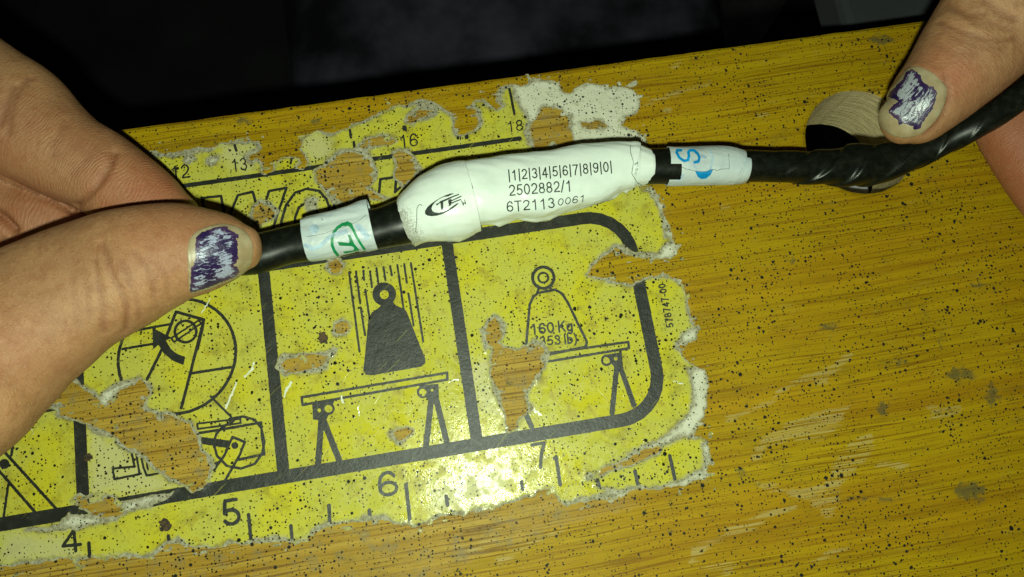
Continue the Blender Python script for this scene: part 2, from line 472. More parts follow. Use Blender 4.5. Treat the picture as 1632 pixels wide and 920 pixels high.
def mat_polish(name, ang, whit=.5, lav=(.50, .52, .66)):
    """purple varnish under a crackled, brushed pale lavender coat"""
    m = NT(name)
    uv = m.attr('nuv', 'Vector')
    r = m.n('ShaderNodeVectorRotate', {'rotation_type': 'Z_AXIS'}, Vector=uv, Angle=ang)
    st = m.n('ShaderNodeVectorMath', {'operation': 'MULTIPLY'}, i0=r, i1=(.75, 2.6, 1))
    n1 = m.noise(st, 1., 5., .70, .8); n2 = m.noise(uv, .33, 3.); n3 = m.noise(r, 3.2, 4., .7)
    inner = m.attr('inner')
    k = m.math('ADD', m.math('MULTIPLY', n1, 1.), m.math('ADD', m.math('MULTIPLY', m.math('SUBTRACT', n2, .5), .6), m.math('MULTIPLY', m.math('SUBTRACT', inner, .6), .22)))
    k = m.step(k, whit - .02, whit + .025)
    wc = m.mix(m.step(n3, .3, .7), tuple(c * .62 for c in lav), lav)
    pc = m.mix(m.step(n2, .4, .65), (.020, .010, .055), (.060, .030, .085))
    m.set(Base_Color=m.mix(k, pc, wc), Roughness=m.math('MULTIPLY_ADD', n3, .3, .14), Normal=m.bump(m.math('ADD', k, m.math('MULTIPLY', n3, .5)), .55, .00014))
    return m.m
def mat_flat(name, col, rough=.6, spec=.4, var=.35, scale=.05, metal=0.):
    m = NT(name)
    p = m.pos(); n = m.noise(p, scale, 4.)
    m.set(Base_Color=m.mix(m.step(n, .3, .7), tuple(c * (1 - var) for c in col), col), Roughness=rough, Metallic=metal, Normal=m.bump(n, .2, .001))
    m.b.inputs['Specular IOR Level'].default_value = spec
    return m.m
WOOD, RAW, FILM, PAPER, INK = mat_wood(), mat_raw_edge(), mat_film(), mat_paper(), mat_ink()
LABEL, SLABEL, TAPE, SKIN, NAIL = mat_label(), mat_small_label(), mat_tape(), mat_skin(), mat_nail()
LINK = mat_ink('label_print_black', (.012, .02, .016), .12, (.5, .52, .5))
GREEN = mat_ink('label_print_green', (.0, .17, .052), .10, (.5, .55, .5))
BLUE = mat_ink('label_print_blue', (.0, .20, .48), .10, (.5, .55, .55))
PALEBLUE = mat_ink('label_bleed_blue', (.30, .40, .50), .3, (.5, .55, .57))

# ================================================================ THE SETTING
HOLE = (cmx(24.26), cmy(4.7366), .01015)
THICK = .0150
YT = cmy(6.95)

OUTER = (ZA((130, 395), (180, 405), (240, 412), (310, 395), (390, 380), (440, 378), (500, 362), (560, 355), (620, 352), (680, 350),
            (705, 372), (700, 400), (680, 415), (645, 425), (660, 445), (700, 440), (720, 470), (712, 505), (735, 520), (765, 505),
            (770, 480), (800, 440), (850, 428), (900, 440), (910, 470), (890, 488), (930, 490), (960, 470), (930, 420), (905, 390),
            (915, 350), (950, 310), (1000, 292), (1060, 305), (1110, 292), (1180, 272), (1240, 240), (1310, 205), (1390, 165), (1460, 150), (1530, 130))
         + ZB((390, 160), (430, 180), (470, 200), (510, 225), (525, 245), (515, 290), (525, 325), (560, 332), (600, 310), (632, 270),
              (625, 225), (600, 185), (615, 158), (660, 155), (690, 180), (715, 208), (750, 190), (725, 150), (735, 110), (760, 85), (790, 78),
              (850, 80), (900, 60), (960, 52), (1010, 60), (1040, 90), (1060, 120), (1100, 128), (1130, 90), (1180, 70), (1230, 80),
              (1280, 95), (1350, 92), (1400, 100), (1435, 140), (1445, 190), (1425, 225), (1380, 245), (1345, 285), (1420, 310), (1460, 335), (1475, 370))
         + [(1036, 260)]
         + ZC((1030, 345), (1090, 360), (1120, 390), (1145, 430), (1150, 480), (1170, 530), (1190, 580))
         + ZE((870, 50), (850, 75), (800, 80), (750, 70), (720, 65), (680, 55), (640, 40), (600, 70), (560, 110), (540, 130), (555, 138),
              (600, 145), (650, 160), (700, 168), (740, 150), (780, 135), (830, 140), (870, 160))
         + ZD((200, 95), (235, 110), (255, 130), (265, 180), (280, 240), (295, 290), (297, 330), (250, 340), (235, 347), (240, 370),
              (255, 400), (290, 420), (330, 440), (338, 490), (335, 560), (330, 610), (305, 640), (285, 680), (330, 690), (345, 720), (342, 800), (338, 832))
         + ZF((1555, 205), (1500, 212), (1430, 225), (1370, 240), (1290, 235), (1240, 262), (1150, 280), (1060, 295), (1015, 305), (985, 285),
              (965, 240), (930, 243), (860, 268), (800, 290), (760, 310), (700, 322), (640, 330), (580, 345), (520, 345), (470, 368), (440, 380),
              (390, 372), (330, 362), (260, 362), (180, 372), (110, 382), (60, 400), (20, 435), (0, 445))
         + ZG((1240, 772), (1150, 768), (1080, 772), (1000, 778), (930, 790), (860, 800), (800, 790), (760, 772), (720, 778), (690, 800),
              (660, 830), (600, 826), (520, 832), (440, 842), (390, 836), (300, 842), (200, 852), (110, 852), (50, 872), (0, 885))
         + [(-300, 930), (-620, 985), (-700, 380), (-300, 300), (60, 252), (150, 243)])
HOLES = [
    ZH((0, 395), (60, 410), (110, 440), (150, 470), (190, 500), (215, 480), (240, 450), (290, 420), (340, 385), (365, 400), (380, 450), (355, 500),
       (360, 530), (400, 545), (450, 550), (510, 570), (550, 580), (575, 640), (590, 690), (620, 720), (640, 770), (630, 820), (600, 860), (560, 880),
       (530, 850), (480, 825), (420, 790), (370, 730), (330, 700), (280, 675), (230, 640), (180, 610), (110, 580), (60, 560), (0, 545), (-60, 480)),
    ZG((325, 590), (345, 570), (400, 575), (450, 570), (500, 580), (530, 600), (530, 640), (500, 660), (450, 665), (410, 650), (370, 620), (335, 610)),
    ZI((180, 450), (240, 435), (300, 425), (340, 420), (370, 430), (350, 460), (320, 475), (250, 490), (190, 500), (170, 480)),
    ZI((370, 45), (400, 35), (425, 60), (415, 90), (385, 98), (365, 75)),
    ZI((395, 300), (430, 285), (450, 305), (440, 330), (405, 335)),
    ZI((630, 745), (650, 722), (690, 718), (710, 735), (690, 762), (650, 775)),
    ZE((165, 340), (180, 305), (210, 298), (228, 320), (228, 360), (215, 388), (240, 405), (285, 412), (310, 395), (345, 383), (378, 395), (392, 430), (382, 470),
       (355, 510), (332, 540), (320, 580), (325, 620), (310, 650), (285, 665), (280, 700), (250, 705), (240, 660), (235, 600), (215, 560), (195, 500),
       (190, 450), (200, 420), (178, 385)),
    ZA((1000, 500), (1050, 470), (1090, 430), (1120, 405), (1190, 400), (1230, 420), (1270, 450), (1290, 500), (1280, 560), (1250, 590), (1310, 620),
       (1350, 640), (1260, 645), (1200, 640), (1140, 670), (1100, 645), (1050, 600), (1000, 560)),
    ZA((1215, 370), (1250, 335), (1320, 315), (1390, 325), (1405, 345), (1350, 360), (1290, 370), (1240, 385)),
    ZA((1400, 420), (1430, 395), (1470, 400), (1490, 440), (1510, 500), (1500, 550), (1450, 570), (1410, 520)),
    ZA((668, 680), (700, 655), (745, 680), (770, 715), (760, 750), (700, 780), (660, 770)),
    ZB((270, 270), (285, 230), (340, 205), (410, 210), (400, 235), (340, 250), (300, 275)),
    ZB((905, 275), (930, 245), (950, 210), (980, 185), (1020, 185), (1060, 210), (1085, 245), (1090, 300), (1110, 345), (1110, 385), (915, 395), (902, 345), (898, 300)),
    ZB((1150, 270), (1200, 258), (1260, 268), (1280, 285), (1230, 305), (1180, 310), (1155, 295)),
    ZF((1100, 185), (1180, 150), (1260, 115), (1330, 85), (1370, 75), (1365, 95), (1320, 125), (1250, 145), (1180, 170), (1130, 192)),
]
PAPER_ONLY = [
    ZA((418, 440), (445, 418), (480, 420), (488, 450), (450, 470), (420, 462)),
    ZA((300, 430), (330, 412), (365, 425), (372, 450), (330, 465), (300, 450)),
    ZA((940, 660), (975, 632), (1010, 650), (1000, 700), (960, 740), (935, 710)),
    ZB((800, 60), (1500, 40), (1500, 400), (1095, 400), (1095, 250), (915, 285), (880, 258), (845, 205), (815, 165)),
    ZB((600, 150), (620, 205), (632, 270), (600, 315), (555, 335), (510, 320), (505, 285), (545, 300), (590, 270), (612, 225), (590, 180)),
    ZD((262, 430), (345, 430), (345, 640), (300, 660), (250, 690), (170, 720), (100, 760), (0, 800), (0, 775), (90, 730), (170, 685), (225, 640), (265, 600), (285, 520)),
    ZF((1120, 225), (1240, 250), (1400, 215), (1535, 165), (1530, 60), (1570, 55), (1570, 220), (1150, 305), (985, 300), (1000, 280), (1080, 285), (1200, 268)),
    ZD((238, 300), (300, 282), (300, 345), (262, 345), (256, 390), (300, 425), (250, 405), (228, 350)),
    ZD((0, 70), (120, 70), (260, 100), (275, 160), (240, 125), (180, 100), (110, 100), (70, 120), (0, 105)),
    ZE((760, 85), (800, 55), (840, 10), (880, 0), (880, 90), (800, 95)),
    ZC((1050, 350), (1120, 440), (1150, 560), (1150, 612), (1210, 612), (1160, 430), (1090, 345)),
    ZG((300, 640), (420, 650), (480, 680), (400, 700), (250, 720), (120, 725), (110, 712), (260, 695)),
    ZG((530, 600), (640, 570), (760, 545), (700, 590), (640, 620), (540, 645)),
    ZH((180, 440), (240, 405), (340, 380), (350, 392), (285, 425), (240, 455), (212, 500), (190, 512), (150, 485)),
    ZI((340, 415), (380, 385), (408, 395), (395, 415), (370, 432)),
    ZE((150, 340), (175, 295), (210, 285), (240, 305), (232, 320), (205, 300), (182, 308), (170, 345), (190, 400), (175, 420)),
    ZA((1180, 390), (1230, 360), (1280, 420), (1300, 500), (1285, 560), (1270, 500), (1230, 430)),
    ZA((1400, 400), (1440, 385), (1480, 395), (1490, 420), (1440, 410)),
    ZA((1230, 600), (1270, 585), (1390, 645), (1330, 640)),
]
FADE = [ZH((105, 585), (180, 615), (330, 705), (420, 800), (520, 860), (380, 900), (120, 900)),
        ZA((880, 320), (1000, 285), (1060, 320), (1100, 420), (980, 460), (900, 420)),
        ZA((480, 350), (700, 345), (720, 430), (640, 520), (560, 500), (480, 440)),
        ZF((440, 240), (820, 120), (780, 280), (500, 340)),
        ZE((100, 440), (190, 440), (230, 560), (240, 650), (160, 640), (90, 560)),
        ZG((0, 700), (280, 740), (400, 840), (0, 880))]

# board top, as one sheet with the bored hole, thickness and sides
fx = np.concatenate([np.arange(-3.2, 8.3, .8), np.arange(8.4, 28.8, .05), np.arange(29, 58, .8)])
fy = np.concatenate([np.arange(-12.4, -4.2, .8), np.arange(-4.2, 7.3, .05), [7.6, 8.0]])
X = cmx(fx); Y = cmy(fy)
GX, GY = np.meshgrid(X, Y)
edge_n = .00016 * fbm(GX * 300, GY * 300, 3, 5)
F = np.minimum.reduce([GX - cmx(-2.6), cmx(56.) - GX, GY - cmy(-11.8), YT - GY + edge_n])
hole_f = np.hypot(GX - HOLE[0], GY - HOLE[1]) - HOLE[2] + .00012 * fbm(GX * 900, GY * 900, 2, 8)
F = np.minimum(F, hole_f)
V, fv, faces, edges = field_mesh(F, X, Y)
V3 = np.column_stack([V, np.zeros(len(V))])
# slightly rounded upper arris
V3[:, 2] -= .00035 * np.exp(-np.clip(fv, 0, 1) / .00035)
nt_ = len(faces)
bv = sorted({v for e in edges for v in e}); n0 = len(V3); mp = {v: n0 + k for k, v in enumerate(bv)}
low = V3[bv].copy(); low[:, 2] = -THICK
side = [(mp[p], mp[q], q, p) for p, q in edges]
n1 = n0 + len(bv)
under = V3[:n0].copy(); under[:, 2] = -THICK
fl = [tuple(n1 + k for k in reversed(f)) for f in faces]
board = pyobj('workbench_board', np.vstack([V3, low, under]), faces + side + fl, WOOD)
board.data.materials.append(RAW)
mi = np.zeros(len(board.data.polygons), np.int32); mi[nt_:] = 1
board.data.polygons.foreach_set('material_index', mi)
PX_OUT = bd(OUTER)
def at_xy(fn): 
    a = np.vstack([V3, low, under]); return fn(a[:, 0], a[:, 1])
def union_mm(polys):
    def fn(x, y):
        r = np.full(x.shape, -9.)
        for pl in polys:
            q = bd(pl); lo_, hi_ = q.min(0) - .004, q.max(0) + .004
            k = (x > lo_[0]) & (x < hi_[0]) & (y > lo_[1]) & (y < hi_[1])
            if k.any(): r[k] = np.maximum(r[k], sd_soup(x[k], y[k], loop_segs(q)) * 1000)
        return r
    return fn
SCRAPES = [ZR((70, 545), (130, 525), (195, 495), (210, 475), (265, 440), (330, 420), (370, 395), (385, 392), (375, 415), (330, 440), (325, 462), (300, 465), (290, 455), (240, 470), (200, 500), (150, 530), (90, 552)),
           ZR((145, 640), (165, 590), (230, 555), (300, 530), (380, 515), (345, 570), (300, 605), (240, 590), (180, 610), (160, 660)),
           ZR((430, 575), (435, 615), (410, 650), (370, 690), (350, 720), (355, 750), (325, 785), (290, 750), (225, 725), (230, 710), (320, 705), (340, 640), (390, 595)),
           ZR((0, 850), (60, 825), (100, 790), (180, 765), (260, 740), (250, 755), (180, 785), (140, 810), (60, 840), (0, 885)),
           ZR((155, 695), (200, 700), (240, 715), (180, 722)), ZR((330, 850), (370, 850), (320, 880), (280, 890)), ZR((20, 900), (80, 880), (110, 890), (90, 910)),
           ZT((75, 440), (130, 405), (200, 375), (300, 352), (400, 332), (370, 358), (300, 372), (220, 395), (140, 425)),
           ZT((610, 470), (660, 462), (675, 485), (625, 497)), ZT((200, 240), (260, 222), (265, 238), (215, 255)), ZT((170, 455), (205, 450), (210, 475), (175, 480)),
           ZF((620, 470), (720, 425), (760, 390), (740, 440), (650, 480)), ZF((740, 500), (900, 430), (1000, 400), (900, 450), (760, 520)), ZR((430, 645), (520, 650), (500, 668), (440, 660)),
           ZR((560, 520), (640, 515), (640, 540), (570, 545)), ZR((70, 40), (90, 38), (92, 50), (72, 52))]
def ell(fz, cx, cy, rx, ry): return fz(*[(cx + rx * math.cos(a), cy + ry * math.sin(a)) for a in np.linspace(0, 6.283, 13)[:-1]])
GRIME = [ell(ZR, 685, 230, 32, 10), ell(ZR, 722, 246, 14, 8), ell(ZR, 495, 410, 20, 12), ell(ZR, 640, 440, 44, 18), ell(ZR, 455, 520, 18, 24), ell(ZR, 660, 715, 42, 26), ell(ZR, 685, 735, 15, 12),
         ell(ZR, 120, 670, 16, 14), ell(ZR, 430, 735, 74, 8), ell(ZR, 545, 350, 9, 9), ell(ZR, 600, 530, 34, 7), ell(ZR, 590, 360, 8, 24), ell(ZR, 715, 490, 20, 30), ell(ZR, 170, 705, 24, 8),
         ell(ZR, 240, 170, 16, 10), ell(ZR, 330, 330, 30, 12), ell(ZR, 715, 375, 9, 6), ell(ZT, 1200, 130, 70, 30), ell(ZT, 1130, 60, 60, 14), ell(ZA, 440, 360, 60, 14), ell(ZA, 620, 245, 50, 26), ell(ZA, 980, 240, 40, 24), ell(ZA, 900, 350, 26, 20),
         ell(ZA, 220, 370, 70, 14), ell(ZF, 1420, 400, 14, 14), ell(ZF, 1560, 340, 16, 10), ell(ZT, 960, 520, 40, 10), ell(ZT, 360, 590, 12, 10), ell(ZE, 250, 535, 18, 18), ell(ZB, 600, 185, 26, 18)]
BARE = [[(x, y) for x, y in OUTER],
        ZF((0, 440), (60, 395), (330, 360), (640, 330), (760, 305), (980, 240), (1010, 310), (1240, 262), (1300, 300), (1000, 380), (800, 450), (600, 540), (480, 600), (300, 700), (-1200, 900), (-1200, 420))]
fattr(board, 'scrape', at_xy(union_mm(SCRAPES)))
fattr(board, 'grime', at_xy(union_mm(GRIME)))
fattr(board, 'bare', at_xy(union_mm(BARE)))
board['label'] = 'worn ochre plywood workbench board speckled with black paint, with a bored hole'
board['category'] = 'board'

# ================================================================ STICKER: backing paper and printed film as thin torn sheets
sx_ = np.concatenate([np.arange(.2, 8.2, .1), np.arange(8.2, 21.3, .016)])
sy_ = np.arange(-1.6, 7.2, .016)
SX, SY = cmx(sx_), cmy(sy_)
GX, GY = np.meshgrid(SX, SY)
wx = GX + .00055 * fbm(GX * 420, GY * 420, 4, 1); wy = GY + .00055 * fbm(GX * 420, GY * 420, 4, 2)
wx = wx + .00030 * fbm(GX * 1500, GY * 1500, 3, 14); wy = wy + .00030 * fbm(GX * 1500, GY * 1500, 3, 17)
def local_field(poly, base, sign):
    """min/max a polygon's field into base inside the polygon's neighbourhood only"""
    q = bd(poly); lo_, hi_ = q.min(0) - .003, q.max(0) + .003
    i0, i1 = np.searchsorted(SX, [lo_[0], hi_[0]]); j0, j1 = np.searchsorted(SY, [lo_[1], hi_[1]])
    if i1 <= i0 or j1 <= j0: return
    s = np.s_[j0:j1, i0:i1]
    d = sd_soup(wx[s], wy[s], loop_segs(q))
    base[s] = np.minimum(base[s], -d) if sign < 0 else np.maximum(base[s], d)
paperF = sd_soup(wx, wy, loop_segs(PX_OUT))
for h in HOLES: local_field(h, paperF, -1)
# shreds of backing left standing inside the tears
shred = np.clip(fbm(GX * 700, GY * 1300, 4, 61) - .22, 0, 1) * .0040
paperF = np.where(paperF > -.0022, np.maximum(paperF, np.minimum(paperF + shred * 1.4, .0004)), paperF)
margin = .00026 + .00105 * np.clip(fbm(GX * 260, GY * 260, 3, 21) + .18, 0, 1) + .0004 * np.clip(fbm(GX * 90, GY * 90, 2, 33), 0, 1)
filmF = paperF - margin
po = np.full(GX.shape, -.004)
for q in PAPER_ONLY: local_field(q, po, 1)
filmF = np.minimum(filmF, -po)
paperF[:, 0] = -1; paperF[:, -1] = -1; paperF[0] = -1; paperF[-1] = -1
filmF[:, 0] = -1; filmF[:, -1] = -1; filmF[0] = -1; filmF[-1] = -1

V, fv, faces, edges = field_mesh(paperF, SX, SY, 10, .0016)
z = .00010 + .00007 * np.clip(fbm(V[:, 0] * 500, V[:, 1] * 500, 3, 4), -.5, 1)
z = np.where(fv > .0014, .0001, z)
W3, fs = solidify(np.column_stack([V, z]), faces, edges, np.array([0, 0, -.00022]))
def bilin(Fm, x, y):
    i = np.clip(np.searchsorted(SX, x) - 1, 0, len(SX) - 2); j = np.clip(np.searchsorted(SY, y) - 1, 0, len(SY) - 2)
    u = (x - SX[i]) / (SX[i + 1] - SX[i]); v = (y - SY[j]) / (SY[j + 1] - SY[j])
    return (Fm[j, i] * (1 - u) + Fm[j, i + 1] * u) * (1 - v) + (Fm[j + 1, i] * (1 - u) + Fm[j + 1, i + 1] * u) * v
backing = pyobj('sticker_backing', W3, fs, PAPER, board)
fattr(backing, 'clean', np.clip(np.minimum(bilin(po, W3[:, 0], W3[:, 1]) - .0006, bilin(paperF, W3[:, 0], W3[:, 1]) - .0003), -.004, .004) * 1000)

curl_n = lambda x, y: np.clip(fbm(x * 170, y * 170, 2, 55) + .12, 0, 1)
def film_z(x, y, f=None):
    if f is None: f = np.clip(bilin(filmF, x, y), 0, 1)
    return .00030 + .00030 * curl_n(x, y) * np.exp(-f / .00045)
V, fv, faces, edges = field_mesh(filmF, SX, SY, 10, .0026)
z = film_z(V[:, 0], V[:, 1], np.clip(fv, 0, 1))
W3, fs = solidify(np.column_stack([V, z]), faces, edges, np.array([0, 0, -.00014]))
sticker = pyobj('sticker', W3, fs, FILM, board)
fattr(sticker, 'edge', np.concatenate([np.clip(fv, 0, .01) * 1000, np.zeros(len(W3) - len(V))]))
fattr(sticker, 'fade', union_mm(FADE)(W3[:, 0], W3[:, 1]))
tag(sticker, 'torn yellow printed sticker with black pictograms and ruler scales')

# ---- the print: every figure is a thin ink layer cut off where the film is torn
def arc_(cx, cy, rx, ry, a0, a1, n=14):
    return [(cx + rx * math.cos(math.radians(t)), cy + ry * math.sin(math.radians(t))) for t in np.linspace(a0, a1, n)]
SIX = [arc_(.3, .30, .235, .245, 0, 360, 24), [(.51, .76), (.45, .89), (.34, .94), (.22, .90), (.12, .76), (.075, .55), (.068, .34)]]
GLYPH = {'0': [arc_(.3, .5, .235, .44, 0, 360, 28)], '1': [[(.14, .73), (.27, .80), (.36, .94), (.36, 0)]],
         '2': [arc_(.3, .70, .23, .24, 165, -25, 12) + [(.40, .40), (.14, .20), (.065, .065), (.56, .065)]],
         '3': [arc_(.29, .72, .20, .215, 160, -85, 12), arc_(.29, .28, .235, .225, 85, -160, 14)],
         '4': [[(.42, 0), (.42, .93), (.05, .27), (.58, .27)]], '5': [[(.52, .935), (.17, .935), (.10, .47)] + arc_(.29, .32, .245, .26, 140, -150, 14)],
         '6': SIX, '7': [[(.05, .935), (.55, .935), (.40, .62), (.29, .30), (.24, 0)]], '8': [arc_(.3, .72, .195, .215, 0, 360, 22), arc_(.3, .28, .235, .225, 0, 360, 22)],
         '9': [[(.6 - x, 1 - y) for x, y in p] for p in SIX], 'T': [[(.02, .935), (.58, .935)], [(.3, .935), (.3, 0)]], '|': [[(.14, -.14), (.14, 1.02)]],
         '/': [[(.02, -.02), (.30, 1.0)]], '-': [[(.05, .36), (.30, .36)]], 'K': [[(.08, 0), (.08, 1)], [(.55, .98), (.10, .40)], [(.25, .58), (.58, .02)]],
         'g': [arc_(.26, .34, .19, .30, 0, 360, 20), [(.46, .66), (.46, -.04), (.40, -.18), (.26, -.22), (.10, -.15)]], 'l': [[(.08, 0), (.08, 1)]],
         'b': [[(.08, 0), (.08, 1)], arc_(.28, .33, .20, .29, 0, 360, 20)], '(': [[(.28, 1.04), (.14, .75), (.09, .40), (.14, .05), (.28, -.24)]], ')': [[(.06, 1.04), (.20, .75), (.25, .40), (.20, .05), (.06, -.24)]], ' ': []}
GWID = {'|': .28, '/': .32, '-': .35, 'l': .16, 'g': .54, 'b': .54, '(': .32, ')': .32, ' ': .22}
def text_px(s, left, rightp, cap, shear=0., weight=.135):
    """lettering drawn as strokes; its baseline runs between two photo pixels, cap height in pixels"""
    x = 0.; items = []
    for ch in s:
        for p in GLYPH[ch]: items.append([(x + a, b) for a, b in p])
        x += GWID.get(ch, .6) + (.11 if ch != ' ' else 0.)
    tot = x - .11
    L = np.array(left, float); R = np.array(rightp, float); u = R - L
    nrm = np.array([u[1], -u[0]]) / np.hypot(*u) * cap; ud = u / np.hypot(*u)
    return [([tuple(L + u * (a / tot) + ud * shear * b * cap + nrm * b) for a, b in p], weight * cap) for p in items]
def seg_bd(sg):
    return np.hstack([bd(sg[:, :2]), bd(sg[:, 2:])])
INK_N = [0]
PXM = .0001045                                  # metres of board per photo pixel, about
def ink(name, fills=(), strokes=(), cuts=(), bold=0., mat=INK, step=.00012, clip=True, rough=.00006, zoff=.00004):
    """fills: soups of segments (px); strokes: (points px, width px); cuts: filled soups removed again"""
    fl = [seg_bd(s) for s in fills]
    st = [(line_segs(bd(p)), w * PXM) for p, w in strokes]
    ct = [seg_bd(s) for s in cuts]
    allp = np.vstack([np.vstack([s[:, :2], s[:, 2:]]) for s in fl + [q for q, _ in st]])
    pad = .0006 + max([w for _, w in st] + [0])
    lo_, hi_ = allp.min(0) - pad, allp.max(0) + pad
    lo_[0] = max(lo_[0], cmx(.5))
    x = np.arange(lo_[0], hi_[0], step); y = np.arange(lo_[1], hi_[1], step)
    gx, gy = np.meshgrid(x, y)
    nx_ = gx + rough * fbm(gx * 2500, gy * 2500, 2, 3); ny_ = gy + rough * fbm(gx * 2500, gy * 2500, 2, 6)
    f = np.full(gx.shape, -1.)
    for s in fl: f = np.maximum(f, sd_soup(nx_, ny_, s) + bold * PXM)
    for q, w in st: f = np.maximum(f, w / 2 - sd_soup(nx_, ny_, q, False))
    for s in ct: f = np.minimum(f, -sd_soup(nx_, ny_, s))
    if clip:
        f = np.minimum(f, bilin(filmF, gx, gy) - .00003)
    V, fv, faces, edges = field_mesh(f, x, y, 6, .0002)
    if not faces: return None
    # drop print that is off the sticker altogether
    INK_N[0] += 1; zoff = zoff + (INK_N[0] % 9) * .000005
    z = (film_z(V[:, 0], V[:, 1]) if clip else np.full(len(V), .00034)) + zoff
    return pyobj(name, np.column_stack([V, z]), faces, mat, sticker)
def circ(fz, cx, cy, r, n=40, ry=None, rot=0.):
    a = np.linspace(0, 2 * math.pi, n, endpoint=False); ry = ry or r
    c, s = math.cos(rot), math.sin(rot)
    return fz(*[(cx + r * math.cos(t) * c - ry * math.sin(t) * s, cy + r * math.cos(t) * s + ry * math.sin(t) * c) for t in a])
def closed(p): return list(p) + [p[0]]
def loop(p): return loop_segs(np.array(p))
def pxof(xcm, ycm):                              # board cm -> photo px
    P = RM @ np.array([xcm, -ycm, 0]) + TV
    return (PW / 2 + FPX * P[0] / P[2], PH / 2 + FPX * P[1] / P[2])
# panel frame and its dividers
xr, yt, yb, rr = 19.66, 4.04, .47, .74
pts = [(0.9, yb), (xr - rr, yb)] + [(xr - rr + rr * math.sin(a), yb + rr - rr * math.cos(a)) for a in np.linspace(.2, 1.4, 6)] + [(xr, yb + rr), (xr, yt - rr)] \
    + [(xr - rr + rr * math.cos(a), yt - rr + rr * math.sin(a)) for a in np.linspace(.2, 1.4, 6)] + [(xr - rr, yt), (0.9, yt)]
ink('panel_frame', strokes=[([pxof(*p) for p in pts], 21)], step=.00016)
for X0 in (3.75, 6.93, 10.11, 13.29, 16.47):
    ink('panel_divider', strokes=[([pxof(X0, yb + .1), pxof(X0, yt - .1)], 19)], step=.00015)
# centimetre rule
ink('scale_line', strokes=[([pxof(.9, 5.70), pxof(18.05, 5.70)], 8)])
def tick(p, q, w=4.5): ink('ruler_tick', strokes=[([p, q], w)])
for a, b in (((275, 400), (278, 428)), ((570, 362), (580, 396)), ((868, 428), (862, 462)), ((1170, 290), (1174, 328)), ((1455, 272), (1459, 290)), ((1190, 352), (1192, 380))):
    tick(*ZA(a, b))
for a, b in (((790, 105), (815, 230)), ((660, 160), (664, 172)), ((530, 325), (534, 352)), ((578, 330), (580, 350)), ((262, 292), (264, 308))):
    tick(*ZB(a, b))
def num(s, left, rightp, cap): ink('ruler_numeral', strokes=text_px(s, left, rightp, cap))
num('12', *ZA((243, 548), (342, 536)), 22)
num('13', *ZA((556, 506), (640, 496)), 20)
num('16', *ZA((1428, 384), (1526, 372)), 21)
num('17', *ZB((532, 360), (585, 352)), 16)
num('18', *ZB((780, 322), (862, 312)), 18)
num('4', *ZG((272, 812), (358, 804)), 36)
num('5', *ZG((966, 702), (1048, 690)), 43)
num('6', *ZF((300, 272), (380, 258)), 40)
num('7', *ZF((893, 160), (950, 150)), 40)
for a, b in (((388, 772), (392, 832)), ((1075, 650), (1085, 757)), ((1257, 698), (1262, 757)), ((730, 742), (735, 772))):
    tick(*ZG(a, b), w=5.5)
for a, b in (((108, 302), (112, 375)), ((262, 320), (265, 357)), ((402, 222), (416, 352)), ((555, 266), (560, 300)), ((843, 212), (846, 240)), ((975, 118), (990, 222)), ((1132, 205), (1140, 232)), ((1275, 170), (1288, 230)), ((1408, 112), (1427, 200))):
    tick(*ZF(a, b), w=6)
# outlined lettering of the maker's word
for nm, ps in (('outline_letter', [((405, 668), (408, 642), (500, 632), (518, 722)), ((545, 735), (588, 628), (665, 610), (682, 668), (720, 760)), ((700, 760), (750, 606), (840, 590), (770, 800), (745, 835)), ((400, 640), (425, 760))]),
               ('outline_letter', [((810, 845), (815, 760), (838, 680), (885, 615), (945, 595), (1010, 606), (1048, 650), (1062, 690), (1064, 760)), ((888, 800), (885, 745), (905, 690), (945, 668), (990, 690), (1002, 740), (995, 790))]),
               ('outline_letter', [((1085, 800), (1088, 660), (1098, 610), (1160, 600)), ((1095, 650), (1130, 640))]),
               ('outline_letter', [((1318, 640), (1328, 545), (1410, 533), (1404, 612), (1458, 560)), ((1515, 520), (1575, 507), (1480, 610))])):
    ink(nm, strokes=[(ZA(*p), 4.7) for p in ps])
# panel: clamp with the round close-up
ink('magnifier_circle', strokes=[([pxof(11.739 + .967 * math.cos(a), 2.725 + .967 * math.sin(a)) for a in np.linspace(0, 6.2832, 73)], 5.0)])
ink('clamp_pictogram', strokes=[(ZH((492, 102), (612, 136), (515, 515)), 5), (ZH((492, 102), (452, 205)), 5), (ZH((432, 262), (368, 392)), 5),
                                (closed(circ(ZH, 533, 187, 46)), 4.6), (ZH((470, 216), (590, 138), (600, 152), (484, 232), (470, 216)), 3.2),
                                (ZH((280, 188), (470, 155)), 4.2), (ZH((262, 262), (392, 240)), 4.2), (ZH((555, 367), (728, 340)), 4.6), (ZH((610, 150), (585, 260)), 5)])
ink('arrow', fills=[loop(ZH((390, 170), (474, 214), (448, 226), (470, 262), (500, 285), (532, 296), (524, 332), (478, 312), (440, 282), (416, 244), (394, 264)))])
ink('leader_line', strokes=[(ZH((640, 465), (728, 552)), 3.6)])
ink('clamp_foot_pictogram', strokes=[(ZH((583, 583), (768, 562), (771, 580), (586, 606), (583, 583)), 3.2), (ZH((578, 626), (700, 606), (858, 578), (862, 640), (872, 714), (760, 738)), 4.2),
                                     (ZH((722, 562), (780, 552), (830, 566), (858, 600), (872, 660), (862, 714), (830, 756), (770, 776), (710, 764), (668, 720), (654, 670), (664, 630), (690, 598), (740, 570)), 4.0),
                                     (ZH((735, 640), (788, 662), (765, 720), (700, 832)), 4.2), (ZH((735, 640), (700, 720), (655, 782)), 4.2), (ZH((640, 765), (690, 740)), 3.5)],
    fills=[loop(circ(ZH, 745, 677, 15)), loop(ZH((600, 640), (720, 655), (712, 688), (590, 668)))])
